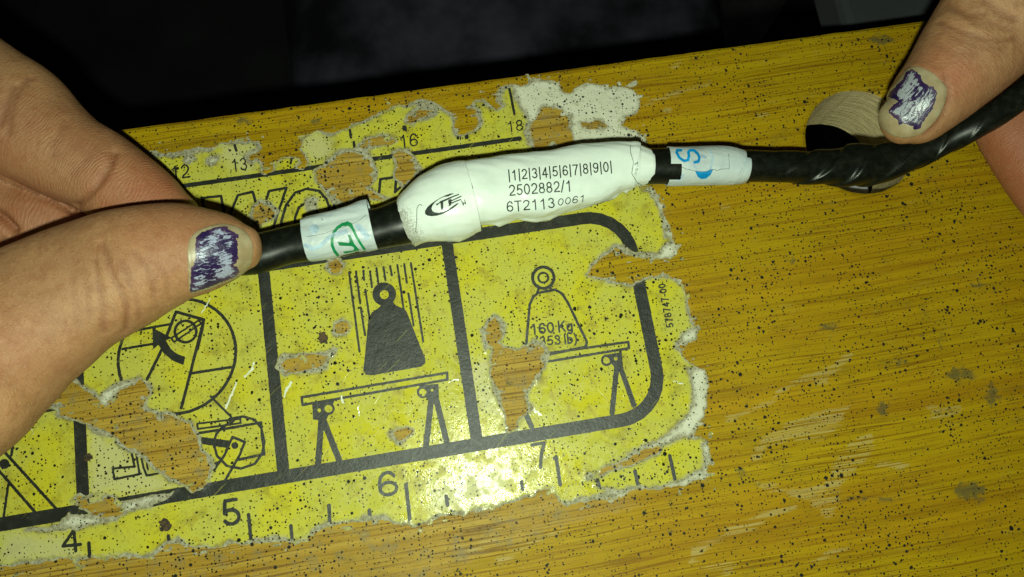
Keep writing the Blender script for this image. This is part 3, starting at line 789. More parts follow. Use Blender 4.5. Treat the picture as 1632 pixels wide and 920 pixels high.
ink('wedge', fills=[loop(ZG((636, 622), (700, 580), (765, 540), (830, 545), (850, 575), (760, 595)))])
ink('jaw_pictogram', strokes=[(ZH((300, 700), (314, 768), (220, 776), (228, 822), (336, 800), (322, 715)), 3.6), (ZH((345, 735), (352, 770), (366, 806), (415, 798)), 3.4), (ZH((362, 725), (372, 780)), 3)])
ink('legs_pictogram', strokes=[(ZG((100, 222), (262, 195)), 4), (ZG((80, 225), (55, 395)), 4.2), (ZG((-20, 330), (255, 632)), 4.4), (ZG((-20, 435), (165, 648)), 4.4), (ZG((42, 520), (20, 672)), 4)],
    fills=[loop(circ(ZG, 25, 432, 22))])
# panel: falling weight over a bench
for a, b in (((452, 90), (495, 412)), ((480, 85), (497, 215)), ((499, 232), (517, 345)), ((510, 82), (513, 120)), ((518, 160), (535, 275)), ((537, 85), (545, 150)), ((563, 72), (571, 134)), ((592, 68), (600, 122)),
             ((619, 64), (626, 102)), ((648, 60), (674, 240)), ((676, 55), (687, 132)), ((693, 175), (714, 305)), ((703, 52), (753, 370))):
    ink('motion_line', strokes=[(ZI(a, b), 3.6)])
ink('falling_weight', fills=[loop(circ(ZI, 595, 178, 48)), loop(ZI((572, 205), (625, 200), (640, 222), (668, 234), (684, 246), (762, 440), (762, 458), (746, 472), (545, 508), (520, 505), (510, 488), (512, 470), (530, 280), (545, 252), (568, 236), (580, 226)))],
    cuts=[loop(circ(ZI, 595, 180, 18))])
def bench(fz, top, blocks, rings, dots, legs, lw):
    ink('bench_pictogram', strokes=[(closed(fz(*top)), 4.2)] + [(closed(circ(fz, *r)), 3.6) for r in rings] + [(fz(a, b), lw) for a, b in legs],
        fills=[loop(fz(*b)) for b in blocks], cuts=[loop(circ(fz, *d)) for d in dots])
bench(ZI, ((260, 597), (850, 497), (852, 525), (263, 628)), [((302, 622), (392, 612), (372, 665), (358, 690), (306, 688)), ((735, 550), (815, 542), (818, 598), (770, 606))],
      [(368, 643, 21), (752, 576, 20)], [(368, 643, 15), (331, 650, 8), (752, 576, 14), (789, 568, 6)], [((340, 682), (326, 872)), ((348, 690), (416, 862)), ((786, 600), (764, 800)), ((806, 605), (848, 775))], 9.6)
# panel: resting weight with its load
ink('resting_weight', strokes=[(closed(circ(ZE, 381, 146, 39)), 5.2), (closed(circ(ZE, 381, 146, 18)), 3.6), (ZE((318, 400), (331, 245), (345, 215), (362, 202), (425, 190), (448, 203), (470, 236), (540, 380), (536, 398), (505, 406), (395, 428)), 4.4), (ZE((358, 202), (365, 182)), 4), (ZE((412, 192), (404, 178)), 4)])
ink('load_text', strokes=text_px('160 Kg', *ZE((335, 355), (490, 340)), 17, 0, .18))
ink('load_text', strokes=text_px('(353 lb)', *ZE((352, 398), (506, 384)), 15, 0, .18))
bench(ZE, ((330, 432), (692, 381), (694, 404), (330, 464)), [((605, 428), (668, 418), (672, 466), (640, 472))], [(612, 448, 17), ], [(612, 448, 11), (646, 442, 7)], [((650, 466), (632, 640)), ((660, 466), (712, 612)), ((300, 610), (338, 690))], 8.6)
ink('part_number', strokes=text_px('578747-00', *ZE((858, 326), (826, 166)), 11.5, 0, .19))
# stains, burns, scuffs and their painted glare on the sticker
BURN = mat_stain('burnt_brown', (.012, .009, .006), (.10, .055, .015), 1.5)
BROWN = mat_stain('rubbed_brown', (.20, .12, .02), (.34, .24, .05), 1.0)
SCUFF_GLARE = mat_flat('scuff_glare', (.78, .80, .66), .12, .8, .2, 1.5)  # near-white colour paints the glare along the scratches and creases
ink('burn_mark', fills=[loop(circ(ZG, 715, 694, 26))], mat=BURN, rough=.0006, zoff=.00006)
ink('burn_mark', fills=[loop(ZI((328, 335), (350, 332), (368, 352), (362, 378), (340, 382), (325, 360)))], mat=BURN, rough=.0004, zoff=.00006)
ink('burn_mark', fills=[loop(ZG((375, 385), (398, 380), (402, 410), (380, 425), (368, 405)))], mat=BURN, rough=.0005, zoff=.00006)
for pts_, w in ((ZH((826, 322), (818, 352), (786, 382)), 3.0), (ZH((752, 408), (738, 448), (722, 476), (706, 512)), 3.4), (ZH((988, 405), (970, 430), (958, 466)), 3.6), (ZH((640, 48), (600, 110)), 1.6),
                (ZI((420, 590), (428, 620)), 2.2), (ZI((490, 630), (495, 672)), 1.6), (ZE((345, 630), (372, 648)), 3.0), (ZE((858, 525), (895, 535)), 1.5), (ZI((855, 535), (895, 525)), 1.6), (ZG((120, 240), (150, 300)), 1.5), (ZI((258, 322), (330, 345), (420, 395), (512, 440)), .9)):
    ink('scuff', strokes=[(pts_, w)], mat=SCUFF_GLARE if w > 1 else BURN, rough=.0003, zoff=.00007)
for c in ((790, 255, 12), (430, 400, 9), (1280, 640, 14)):
    pass
# ================================================================ CABLE
def spline(P, per=10):
    """Catmull-Rom through the rows of P"""
    P = np.asarray(P, float); Q = np.vstack([2 * P[0] - P[1], P, 2 * P[-1] - P[-2]]); out = []
    for k in range(1, len(Q) - 2):
        for t in np.linspace(0, 1, per, endpoint=False):
            a, b, c, d = Q[k - 1], Q[k], Q[k + 1], Q[k + 2]
            out.append(.5 * ((2 * b) + (-a + c) * t + (2 * a - 5 * b + 4 * c - d) * t * t + (-a + 3 * b - 3 * c + d) * t ** 3))
    out.append(Q[-2]); return np.array(out)
def sections(secs, per, dz=0.):
    """secs: (upper px, lower px, z mm, half thickness mm[, roll deg]) -> centre, side vector, normal*thickness per ring"""
    rows = []
    for s in secs:
        U = B(s[0][0], s[0][1], s[2] * .001); L = B(s[1][0], s[1][1], s[2] * .001)
        rows.append(np.concatenate([(U + L) / 2, (U - L) / 2, [s[3] * .001, s[4] if len(s) > 4 else 0.]]))
    R = spline(rows, per)
    c, a, h, roll = R[:, :3], R[:, 3:6], R[:, 6], R[:, 7]
    T = np.gradient(c, axis=0); T /= np.linalg.norm(T, axis=1)[:, None]
    w = np.linalg.norm(a, axis=1)
    a = a - (a * T).sum(1)[:, None] * T; a = a / np.linalg.norm(a, axis=1)[:, None]
    n = np.cross(T, a); n *= np.sign(n[:, 2:3])
    rr_ = np.radians(roll)[:, None]
    a2 = a * np.cos(rr_) + n * np.sin(rr_); n2 = n * np.cos(rr_) - a * np.sin(rr_)
    return c, a2 * w[:, None], n2 * h[:, None], T
def sgnpow(v, e): return np.sign(v) * np.abs(v) ** e
def tube_mesh(c, a, n, nseg=36, ex=1.0, mod=None, a0=0., a1=2 * math.pi, close=True):
    th = np.linspace(a0, a1, nseg, endpoint=not close)
    ct, st = sgnpow(np.cos(th), ex), sgnpow(np.sin(th), ex)
    K = np.ones((len(c), len(th))) if mod is None else 1 + mod(np.arange(len(c))[:, None], th[None, :])
    V = c[:, None] + K[..., None] * (a[:, None] * ct[None, :, None] + n[:, None] * st[None, :, None])
    m = len(th); fs = []
    for i in range(len(c) - 1):
        for j in range(m if close else m - 1):
            k = (j + 1) % m
            fs.append((i * m + j, (i + 1) * m + j, (i + 1) * m + k, i * m + k))
    return V.reshape(-1, 3), fs, th
def arclen(c):
    return np.concatenate([[0], np.cumsum(np.linalg.norm(np.diff(c, axis=0), axis=1))])

def around(cx, cy, half, ang):                 # a section by centre, half width (px) and direction of its cross line (deg from straight up)
    a = math.radians(ang)
    return (cx + half * math.sin(a), cy - half * math.cos(a)), (cx - half * math.sin(a), cy + half * math.cos(a))
cable = empty('cable', tuple(B(830, 310, 0.0)))
tag(cable, 'black taped cable with white wrapped labels pinched between two hands', 'cable')
CS = [around(-620, 900, 27, -30) + (11.4, 2.6), around(-300, 720, 27, -28) + (10.4, 2.6), around(-80, 590, 27, -28) + (10.4, 2.5), around(60, 525, 27, -25) + (10.4, 2.4), around(170, 478, 27, -22) + (10.9, 2.3), around(260, 442, 27, -19) + (11.4, 2.2), around(340, 416, 27, -15) + (11.4, 2.2),
      ((400, 376), (410, 436), 10.8, 2.5), ((455, 362), (466, 420), 10.3, 2.6), ((520, 348), (535, 410), 10.2, 2.7), ((595, 334), (612, 395), 10.2, 2.9), ((640, 318), (655, 388), 10.2, 3.2),
      ((720, 295), (740, 365), 10.2, 3.2), ((850, 268), (860, 325), 10.2, 2.8), ((960, 245), (965, 300), 10.2, 2.7), ((1040, 238), (1042, 293), 10.2, 2.6), ((1100, 238), (1100, 293), 10.2, 2.6),
      ((1200, 241), (1199, 289), 10.2, 2.5), ((1260, 243), (1258, 290), 10.2, 2.4), ((1320, 241), (1318, 293), 10.5, 2.5), ((1362, 231), (1370, 296), 10.9, 2.8), ((1408, 231), (1418, 287), 11.6, 2.4), ((1452, 224), (1466, 267), 13.2, 1.9), ((1502, 208), (1520, 242), 15.5, 1.6), ((1556, 178), (1574, 214), 18.5, 1.6), ((1624, 131), (1643, 168), 21, 1.6), ((1720, 55), (1745, 92), 24, 1.6), ((1840, -40), (1870, -5), 27, 1.6), ((2050, -180), (2080, -145), 29, 1.6)]
c, a, n, T = sections(CS, 44)
s = arclen(c)
M_ = 64
th = np.linspace(0, 2 * math.pi, M_, endpoint=False)
pitch = .0062
right_on = 1 / (1 + np.exp(-(s - s[44 * 18]) / .0015)) * (1 - .3 / (1 + np.exp(-(s - s[44 * 23]) / .004)))
def wrapmod(i, t):
    ph = (s[i] / pitch + 3 * t / (2 * math.pi) + .35 * vnoise(s[i] * 120 + 0 * t, 0 * t + .3, 3)) % 1.0
    saw = np.where(ph < .12, .5 - .5 * np.cos(ph / .12 * math.pi), .5 + .5 * np.cos((ph - .12) / .88 * math.pi))
    return (saw - .4) * (.12 + .16 * vnoise(s[i] * 160 + 0 * t, t * .9, 44)) * right_on[i] + .010 * fbm(s[i] * 300 + 0 * t, t * 1.3, 2, 12) + .012 * np.sin(t * 2 + s[i] * 400)
V, fs, th = tube_mesh(c, a, n, M_, .95, wrapmod)
jacket = pyobj('taped_jacket', V, fs, TAPE, cable, True)
ph = ((s[:, None] / pitch + 3 * th[None] / (2 * math.pi) + .35 * vnoise(s[:, None] * 120 + 0 * th[None], .3 + 0 * th[None], 3)) % 1.0)
fattr(jacket, 'wrap', (np.where(ph < .1, 1., .0) * (.15 + right_on[:, None])).ravel())
tag(jacket, 'black vinyl tape wound round the cable')

def label_tube(name, secs, per, mat, ex=1., crump=.05, seed=0, notch=None, dirt=None, nseg=72, parent=cable, thick=.00012, mod2=None):
    c, a, n, T = sections(secs, per)
    s = arclen(c)
    def mod(i, t):
        k = crump * (fbm(s[i] * 190 + 3 * np.cos(t), 2.4 * np.sin(t) + s[i] * 40, 3, seed) + .6 * (.5 - np.abs(2 * vnoise(s[i] * 260 + 2 * np.cos(t + .8), 3 * np.sin(t) - s[i] * 130, seed + 5))))
        return k + (mod2(s[i] / s[-1], t) if mod2 else 0)
    V, fs, th = tube_mesh(c, a, n, nseg, ex, mod)
    u = np.repeat(s / s[-1], nseg); t = np.tile(th, len(c))
    if notch is not None:
        keep = notch(u, t)
        fs = [f for f in fs if all(keep[k] for k in f)]
    # give the paper its thickness by an inner wall
    nV = len(V); cen = np.repeat(c, nseg, 0)
    d = V - cen; L = np.linalg.norm(d, axis=1)[:, None]
    V2 = np.vstack([V, V - d / L * thick])
    cnt = {}
    for f in fs:
        for k in range(len(f)):
            e = (f[k], f[(k + 1) % len(f)]); cnt[e] = 1
    rim = [(p, q, q + nV, p + nV) for (p, q) in cnt if (q, p) not in cnt]
    rim = [tuple(reversed(r)) for r in rim]
    fs2 = fs + [tuple(k + nV for k in reversed(f)) for f in fs] + rim
    o = pyobj(name, V2, fs2, mat, parent, True)
    dv = dirt(u, t) if dirt else np.zeros(nV)
    fattr(o, 'dirt', np.concatenate([dv, dv]))
    return o
# main white label: the long wrap and, lapped over it, the bulging left wrap
main_secs = [((736, 262), (742, 362), 10.4, 4.6), ((760, 258), (764, 356), 10.4, 4.4), ((785, 254), (790, 353), 10.4, 4.0), ((817, 248), (824, 345), 10.4, 3.6), ((850, 245), (862, 344), 10.4, 3.3), ((882, 241), (890, 336), 10.4, 3.1), ((912, 235), (918, 328), 10.4, 3.0),
             ((942, 230), (946, 322), 10.3, 2.9), ((975, 228), (978, 306), 10.3, 2.9), ((1004, 229), (1006, 299), 10.2, 2.9), ((1015, 232), (1016, 298), 10.2, 3.0), ((1034, 239), (1032, 294), 10.2, 2.9), ((1040, 243), (1038, 290), 10.2, 2.75)]
main_label = label_tube('data_label', main_secs, 16, LABEL, .86, .04, 4, dirt=lambda u, t: -.3 + 0 * u, nseg=96,
                        mod2=lambda u, t: .05 * np.exp(-((u - .905) / .012) ** 2) - .05 / (1 + np.exp(-(u - .915) / .004)))
tag(main_label, 'crumpled white label printed with numbers')
left_secs = [((630, 326), (650, 389), 10.2, 3.2), ((642, 317), (660, 388.5), 10.2, 3.6), ((660, 300), (676, 387), 10.2, 4.2), ((685, 280), (697, 386), 10.3, 4.9), ((710, 268), (716, 383), 10.4, 5.2), ((735, 260), (738, 374), 10.4, 5.2), ((752, 258), (754, 368), 10.4, 5.1)]
left_label = label_tube('logo_label', left_secs, 16, LABEL, .92, .032, 9, nseg=96,
                        dirt=lambda u, t: 1.25 * np.exp(-(u / .24) ** 2) * (.8 + .35 * (np.cos(t) < .2)) - .25, mod2=lambda u, t: -.03 * np.exp(-(u / .05) ** 2))
tag(left_label, 'bulging white label end with logo, soiled at its edge')
small_secs = [((489, 350), (486, 416.5), 10.6, 3.0), ((500, 346), (500, 416), 10.6, 3.05), ((530, 339), (532, 410), 10.6, 3.1), ((560, 330), (566, 403), 10.6, 3.15), ((580, 322), (588, 399), 10.6, 3.2), ((586, 320.5), (602, 396), 10.6, 3.2)]
def notch_small(u, t): return np.where((t > .0) & (t < .9), u < .995, u < .93 + .07 * np.abs(np.sin((t - .6) / 2)) ** 2)
small_label = label_tube('inspection_label', small_secs, 14, SLABEL, .9, .05, 15, nseg=80, mod2=lambda u, t: -.07 * np.exp(-((t - 1.15 - .25 * u) / .13) ** 2) * (u > .2) + .05 * np.exp(-((t - .75) / .25) ** 2))
tag(small_label, 'pale label with green circled mark')
rs = [((1056, 236), (1070, 294.5), 10.2, 2.95), ((1075, 236), (1080, 295), 10.2, 3.0), ((1110, 235.5), (1112, 294), 10.2, 3.0), ((1150, 235), (1152, 293.5), 10.2, 3.0), ((1172, 239), (1172, 293.5), 10.2, 2.95), ((1180, 243), (1180, 293), 10.2, 2.9)]
def notch_r(u, t):
    return ~((np.sin(t) > -.35) & (np.sin(t) < 1) & (np.cos(t) < -.22) & (np.cos(t) > -.88) & (u < .135)) 
right_label = label_tube('inspection_label', rs, 14, SLABEL, .95, .022, 25, nseg=96, notch=notch_r, mod2=lambda u, t: -.012 * (np.cos(t) < .06) * (np.sin(t) > 0) + .0 * u)
tag(right_label, 'pale label with blue stamped letter')
sl = [((1168, 243), (1168, 293), 10.2, 2.72), ((1180, 247), (1182, 292), 10.2, 2.72), ((1189, 250), (1190, 290), 10.2, 2.70)]
sleeve = label_tube('clear_sleeve', sl, 8, SLABEL, .95, .015, 31, notch=lambda u, t: (np.cos(t) < .55) | (np.sin(t) < 0), nseg=64)

bpy.context.view_layer.update()
def bvh_of(*objs):
    vs_, ps_ = [], []
    for o in objs:
        b = len(vs_); vs_ += [o.matrix_world @ v.co for v in o.data.vertices]
        ps_ += [[b + k for k in p.vertices] for p in o.data.polygons]
    return BVHTree.FromPolygons(vs_, ps_)
def decal(name, parent, bvh, fills=(), strokes=(), cuts=(), mat=LINK, step=.75, bold=0., off=.00006, rough=.12, thick=0., field=None, dome=None, win=None):
    """print laid onto a curved surface: contours in photo pixels, carried onto the surface along the line of sight"""
    st = [(line_segs(np.array(p)), w) for p, w in strokes]
    allp = np.vstack([np.vstack([q[:, :2], q[:, 2:]]) for q in list(fills) + [q for q, _ in st]])
    lo_, hi_ = allp.min(0) - 4 - max([w for _, w in st] + [0]), allp.max(0) + 4 + max([w for _, w in st] + [0])
    x = np.arange(lo_[0], hi_[0], step); y = np.arange(lo_[1], hi_[1], step)
    gx, gy = np.meshgrid(x, y)
    wx_ = gx + rough * 4 * fbm(gx * .35, gy * .35, 3, 2); wy_ = gy + rough * 4 * fbm(gx * .35, gy * .35, 3, 8)
    f = np.full(gx.shape, -9.)
    for q in fills: f = np.maximum(f, sd_soup(wx_, wy_, q) + bold)
    for q, w in st: f = np.maximum(f, w / 2 - sd_soup(wx_, wy_, q, False))
    for q in cuts: f = np.minimum(f, -sd_soup(wx_, wy_, q))
    V, fv, faces, edges = field_mesh(f, x, y)
    P = np.zeros((len(V), 3)); N_ = np.zeros((len(V), 3)); ok = np.zeros(len(V), bool)
    cp = Vector(CAMP)
    for k, (px, py) in enumerate(V):
        h = bvh.ray_cast(cp, Vector(ray(px, py)))
        if h[0] is not None and h[3] < .16 and h[0].z > .003:
            P[k] = h[0]; nn = h[1]
            if nn.dot(Vector(CAMP) - h[0]) < 0: nn = -nn
            N_[k] = nn; ok[k] = True
    # smooth the normals a little
    faces = [fc for fc in faces if all(ok[i] for i in fc)]
    keepf = []
    for fc in faces:
        q = P[list(fc)]
        if (q.max(0) - q.min(0)).max() < step * .00035 * 4: keepf.append(fc)
    faces = keepf
    if thick:
        par = list(range(len(V)))
        def root(k):
            while par[k] != k: par[k] = par[par[k]]; k = par[k]
            return k
        for fc in faces:
            for q in fc[1:]: par[root(q)] = root(fc[0])
        cnt = {}
        for fc in faces: cnt[root(fc[0])] = cnt.get(root(fc[0]), 0) + 1
        big = max(cnt, key=cnt.get)
        faces = [fc for fc in faces if root(fc[0]) == big]
        live = {q for fc in faces for q in fc}
        edges = [e for e in edges if e[0] in live and e[1] in live]
    o_ = off if dome is None else off + dome * (1 - np.exp(-np.clip(fv, 0, 99) / 4.))[:, None]
    P = P + N_ * o_
    if thick:
        inn = -N_ * (thick)
        edges = [e for e in edges if ok[e[0]] and ok[e[1]]]
        P2, fs_ = solidify(P, faces, edges, inn, flip=True)
    else:
        P2, fs_ = P, [tuple(reversed(fc)) for fc in faces]
    k = len(P2) - len(V)
    uvv = np.column_stack([V * .095, np.zeros(len(V))])
    if k:
        bvs = sorted({v for e in edges for v in e}); uvv = np.vstack([uvv, uvv[bvs]]); fv = np.concatenate([fv, fv[bvs]])
    used = np.array(sorted({q for fc in fs_ for q in fc})); mpp = {int(q): i for i, q in enumerate(used)}
    ob = pyobj(name, P2[used], [tuple(mpp[q] for q in fc) for fc in fs_], mat, parent, True)
    uvv = uvv[used]; fv = fv[used]
    vattr(ob, 'nuv', uvv)
    fattr(ob, 'inner', np.clip(fv / 9., 0, 1))
    return ob
def fold(o, pts, depth, w, sharp=.3):
    """press a crease into the paper along a line"""
    me = o.data; nv = len(me.vertices)
    P = np.zeros(nv * 3); me.vertices.foreach_get('co', P); P = P.reshape(-1, 3)
    N_ = np.zeros(nv * 3); me.vertices.foreach_get('normal', N_); N_ = N_.reshape(-1, 3)
    half = nv // 2; N_[half:] = N_[:half]
    L = np.array(pts, float); L3 = B(L[:, 0], L[:, 1], .0135)[:, :2]
    best = np.full(nv, 9.); sg = np.ones(nv)
    for p0, p1 in zip(L3[:-1], L3[1:]):
        e = p1 - p0; v = P[:, :2] - p0; t = np.clip(v @ e / (e @ e), 0, 1)
        d = np.linalg.norm(v - t[:, None] * e, axis=1); c_ = e[0] * v[:, 1] - e[1] * v[:, 0]
        k = d < best; best[k] = d[k]; sg[k] = np.sign(c_[k])
    wm = w * .0001
    g = np.where(sg > 0, np.exp(-best / wm), np.exp(-best / (wm * sharp)))
    P = P - N_ * (depth * .001 * g * np.clip(N_[:, 2] * 2, 0, 1))[:, None]
    me.vertices.foreach_set('co', P.ravel()); me.update()
for pts_, dp, w_ in (([(753, 276), (775, 272), (802, 286), (836, 300)], -.45, 14), ([(836, 300), (810, 322), (788, 350)], .4, 16), ([(835, 338), (880, 328), (935, 312), (990, 296)], .35, 9), ([(768, 264), (840, 262), (930, 244)], .3, 10),
                     ([(1004, 230), (1000, 262), (1006, 296)], .35, 8), ([(960, 300), (985, 275), (1000, 250)], -.25, 9), ([(1018, 234), (1014, 262), (1024, 294)], -.22, 5), ([(860, 345), (900, 320), (960, 300)], .25, 8), ([(905, 262), (915, 300), (905, 330)], -.14, 16)):
    fold(main_label, pts_, dp * 2.0, w_)
for pts_, dp, w_ in (([(646, 325), (660, 352), (655, 385)], .35, 10), ([(690, 283), (725, 268), (752, 262)], .3, 10), ([(728, 322), (748, 290), (754, 276)], .28, 12), ([(700, 340), (712, 360), (735, 372)], .22, 10), ([(665, 303), (690, 318), (700, 345)], .12, 14)):
    fold(left_label, pts_, dp * 1.7, w_)
for pts_, dp, w_ in ((ZM((230, 520), (430, 480), (640, 410), (830, 340), (960, 245)), .45, 8), (ZM((200, 330), (240, 500), (180, 640)), .2, 8), (ZM((960, 330), (985, 450), (1050, 600)), -.2, 8)):
    fold(small_label, pts_, dp * 1.5, w_)
bpy.context.view_layer.update()
bm_ = bvh_of(main_label); bl_ = bvh_of(left_label); bs_ = bvh_of(small_label); br_ = bvh_of(right_label)
decal('printed_number', main_label, bm_, strokes=text_px('|1|2|3|4|5|6|7|8|9|0|', *ZC((306, 300), (872, 251)), 16.5, 0, .115), step=.5, rough=.03)
decal('printed_number', main_label, bm_, strokes=text_px('2502882/1', *ZC((312, 383), (652, 356)), 17.5, 0, .115), step=.5, rough=.04)
decal('printed_number', main_label, bm_, strokes=text_px('6T2113', *ZC((298, 468), (560, 446)), 16.5, 0, .115), step=.5, rough=.04)
decal('printed_number', main_label, bm_, strokes=text_px('0061', *ZC((572, 436), (722, 412)), 11, .25, .115), step=.5, rough=.04)
decal('printed_dash', main_label, bm_, strokes=[(ZL((1158, 364), (1172, 400)), 2.4)], step=.6, rough=.03)
decal('printed_logo', left_label, bl_, [loop(ZO((660, 290), (590, 295), (520, 320), (440, 358), (360, 405), (280, 460), (215, 520), (180, 575), (178, 620), (215, 650), (290, 662), (370, 652), (450, 632), (540, 595), (630, 540), (700, 480), (735, 445), (690, 458), (620, 505), (540, 560), (470, 592), (400, 606), (340, 600), (298, 575), (285, 535), (300, 490), (340, 440), (400, 392), (480, 350), (560, 340), (600, 318)))], step=.55, rough=.03)
decal('printed_logo', left_label, bl_, [loop(ZO((358, 462), (364, 490), (392, 478), (402, 462), (432, 450), (436, 520), (444, 560), (466, 556), (478, 530), (474, 432), (560, 392), (640, 352), (735, 316), (730, 298), (640, 330), (540, 372), (425, 420), (405, 445)))], step=.55, rough=.03)
decal('printed_logo', left_label, bl_, [loop(ZO((556, 400), (600, 380), (612, 400), (768, 328), (775, 345), (612, 420), (606, 440), (762, 380), (768, 396), (606, 462), (606, 480), (560, 508), (566, 470), (556, 440)))], step=.55, rough=.03)
decal('printed_logo', left_label, bl_, strokes=[(ZO((772, 412), (802, 485), (808, 440), (842, 465), (822, 398)), 1.3)], step=.5, rough=.03)
decal('stray_hair', left_label, bl_, strokes=[(ZO((130, 488), (100, 472), (70, 490), (48, 540), (45, 640), (38, 780), (25, 910)), .9)], step=.5, rough=.03)
# green circled mark
decal('green_stamp', small_label, bs_, strokes=[(ZM((600, 740), (560, 690), (532, 620), (530, 540), (552, 470), (600, 405), (660, 366), (715, 358), (755, 375)), 4.6), (ZM((740, 365), (790, 430), (830, 520), (880, 600), (925, 665)), 4.0)],
      fills=[loop(ZM((560, 460), (640, 372), (720, 330), (775, 355), (800, 430), (830, 520), (800, 470), (760, 405), (720, 385), (660, 390), (600, 430)))], mat=GREEN, step=.6, rough=.05)
decal('green_stamp', small_label, bs_, [loop(ZM((595, 575), (735, 592), (745, 570), (722, 492), (755, 498), (800, 600), (868, 678), (830, 688), (690, 720), (660, 695), (790, 682), (800, 650), (770, 630), (620, 625)))], mat=GREEN, step=.6, rough=.05)
decal('faint_blue_mark', small_label, bs_, strokes=[(ZM((205, 620), (290, 665), (390, 630), (470, 550), (560, 490), (700, 460)), 6.5), (ZM((850, 390), (900, 440), (960, 520)), 9)],
      fills=[loop(circ(ZM, 315, 425, 58))], mat=PALEBLUE, step=1., rough=.3)
# blue stamped letter
decal('blue_stamp', right_label, br_, strokes=[(ZN((450, 165), (400, 165), (395, 195), (430, 260), (490, 300), (540, 290), (555, 240), (545, 190), (570, 165), (620, 165), (670, 210), (690, 260), (675, 310), (630, 318)), 4.4)], mat=BLUE, step=.6, rough=.05)
decal('blue_stamp', right_label, br_, [loop(ZN((632, 432), (700, 438), (775, 438), (830, 408), (868, 412), (835, 480), (780, 525), (715, 535), (670, 505)))], mat=BLUE, step=.6, rough=.05)
decal('faint_blue_mark', right_label, br_, strokes=[(ZN((830, 170), (860, 250), (855, 330), (830, 400)), 3.4), (ZN((590, 260), (610, 340), (650, 400)), 3), (ZN((720, 235), (770, 255)), 5), (ZN((480, 480), (430, 540)), 4)], mat=PALEBLUE, step=.8, rough=.2)
CRK = mat_flat('label_seam', (.17, .20, .17), .6, .3, .3, .5)
decal('label_tear', right_label, br_, strokes=[(ZN((420, 345), (470, 380), (520, 405), (640, 430), (720, 440), (780, 436), (850, 405), (930, 425), (960, 405), (1080, 402), (1078, 330), (1068, 210)), .8)], mat=CRK, step=.5, rough=.12)
decal('label_crease', small_label, bs_, strokes=[(ZM((230, 520), (430, 480), (640, 410), (830, 340), (950, 255)), .7), (ZM((400, 292), (420, 318)), .9)], mat=CRK, step=.5, rough=.2)
decal('label_seam', main_label, bm_, strokes=[(ZC((968, 110), (968, 150), (985, 200), (975, 260), (1005, 310), (1030, 325)), 1.0)], mat=CRK, step=.5, rough=.15)
# ================================================================ HANDS
def finger(secs, per=8, nseg=40, ex=.92, cap=None, capn=7):
    c, a, n, T = sections(secs, per)
    # rounded end at the first section (the fingertip)
    if cap:
        L = cap * .001; cc, aa, nn = [], [], []
        for k in range(capn, 0, -1):
            q = k / capn * math.pi / 2 * .97
            cc.append(c[0] - T[0] * L * math.sin(q)); aa.append(a[0] * math.cos(q)); nn.append(n[0] * math.cos(q))
        c = np.vstack([cc, c]); a = np.vstack([aa, a]); n = np.vstack([nn, n])
    s = arclen(c)
    V, fs, th = tube_mesh(c, a, n, nseg, ex)
    m = nseg
    fs.append(tuple(range(m))); fs.append(tuple(reversed(range((len(c) - 1) * m, len(c) * m))))
    r = np.linalg.norm(a, axis=1)
    uv = np.stack([np.repeat(s, m) * 1000, (th[None] * np.maximum(r, .003)[:, None]).ravel() * 1000, np.zeros(len(c) * m)], 1)
    return V, fs, uv
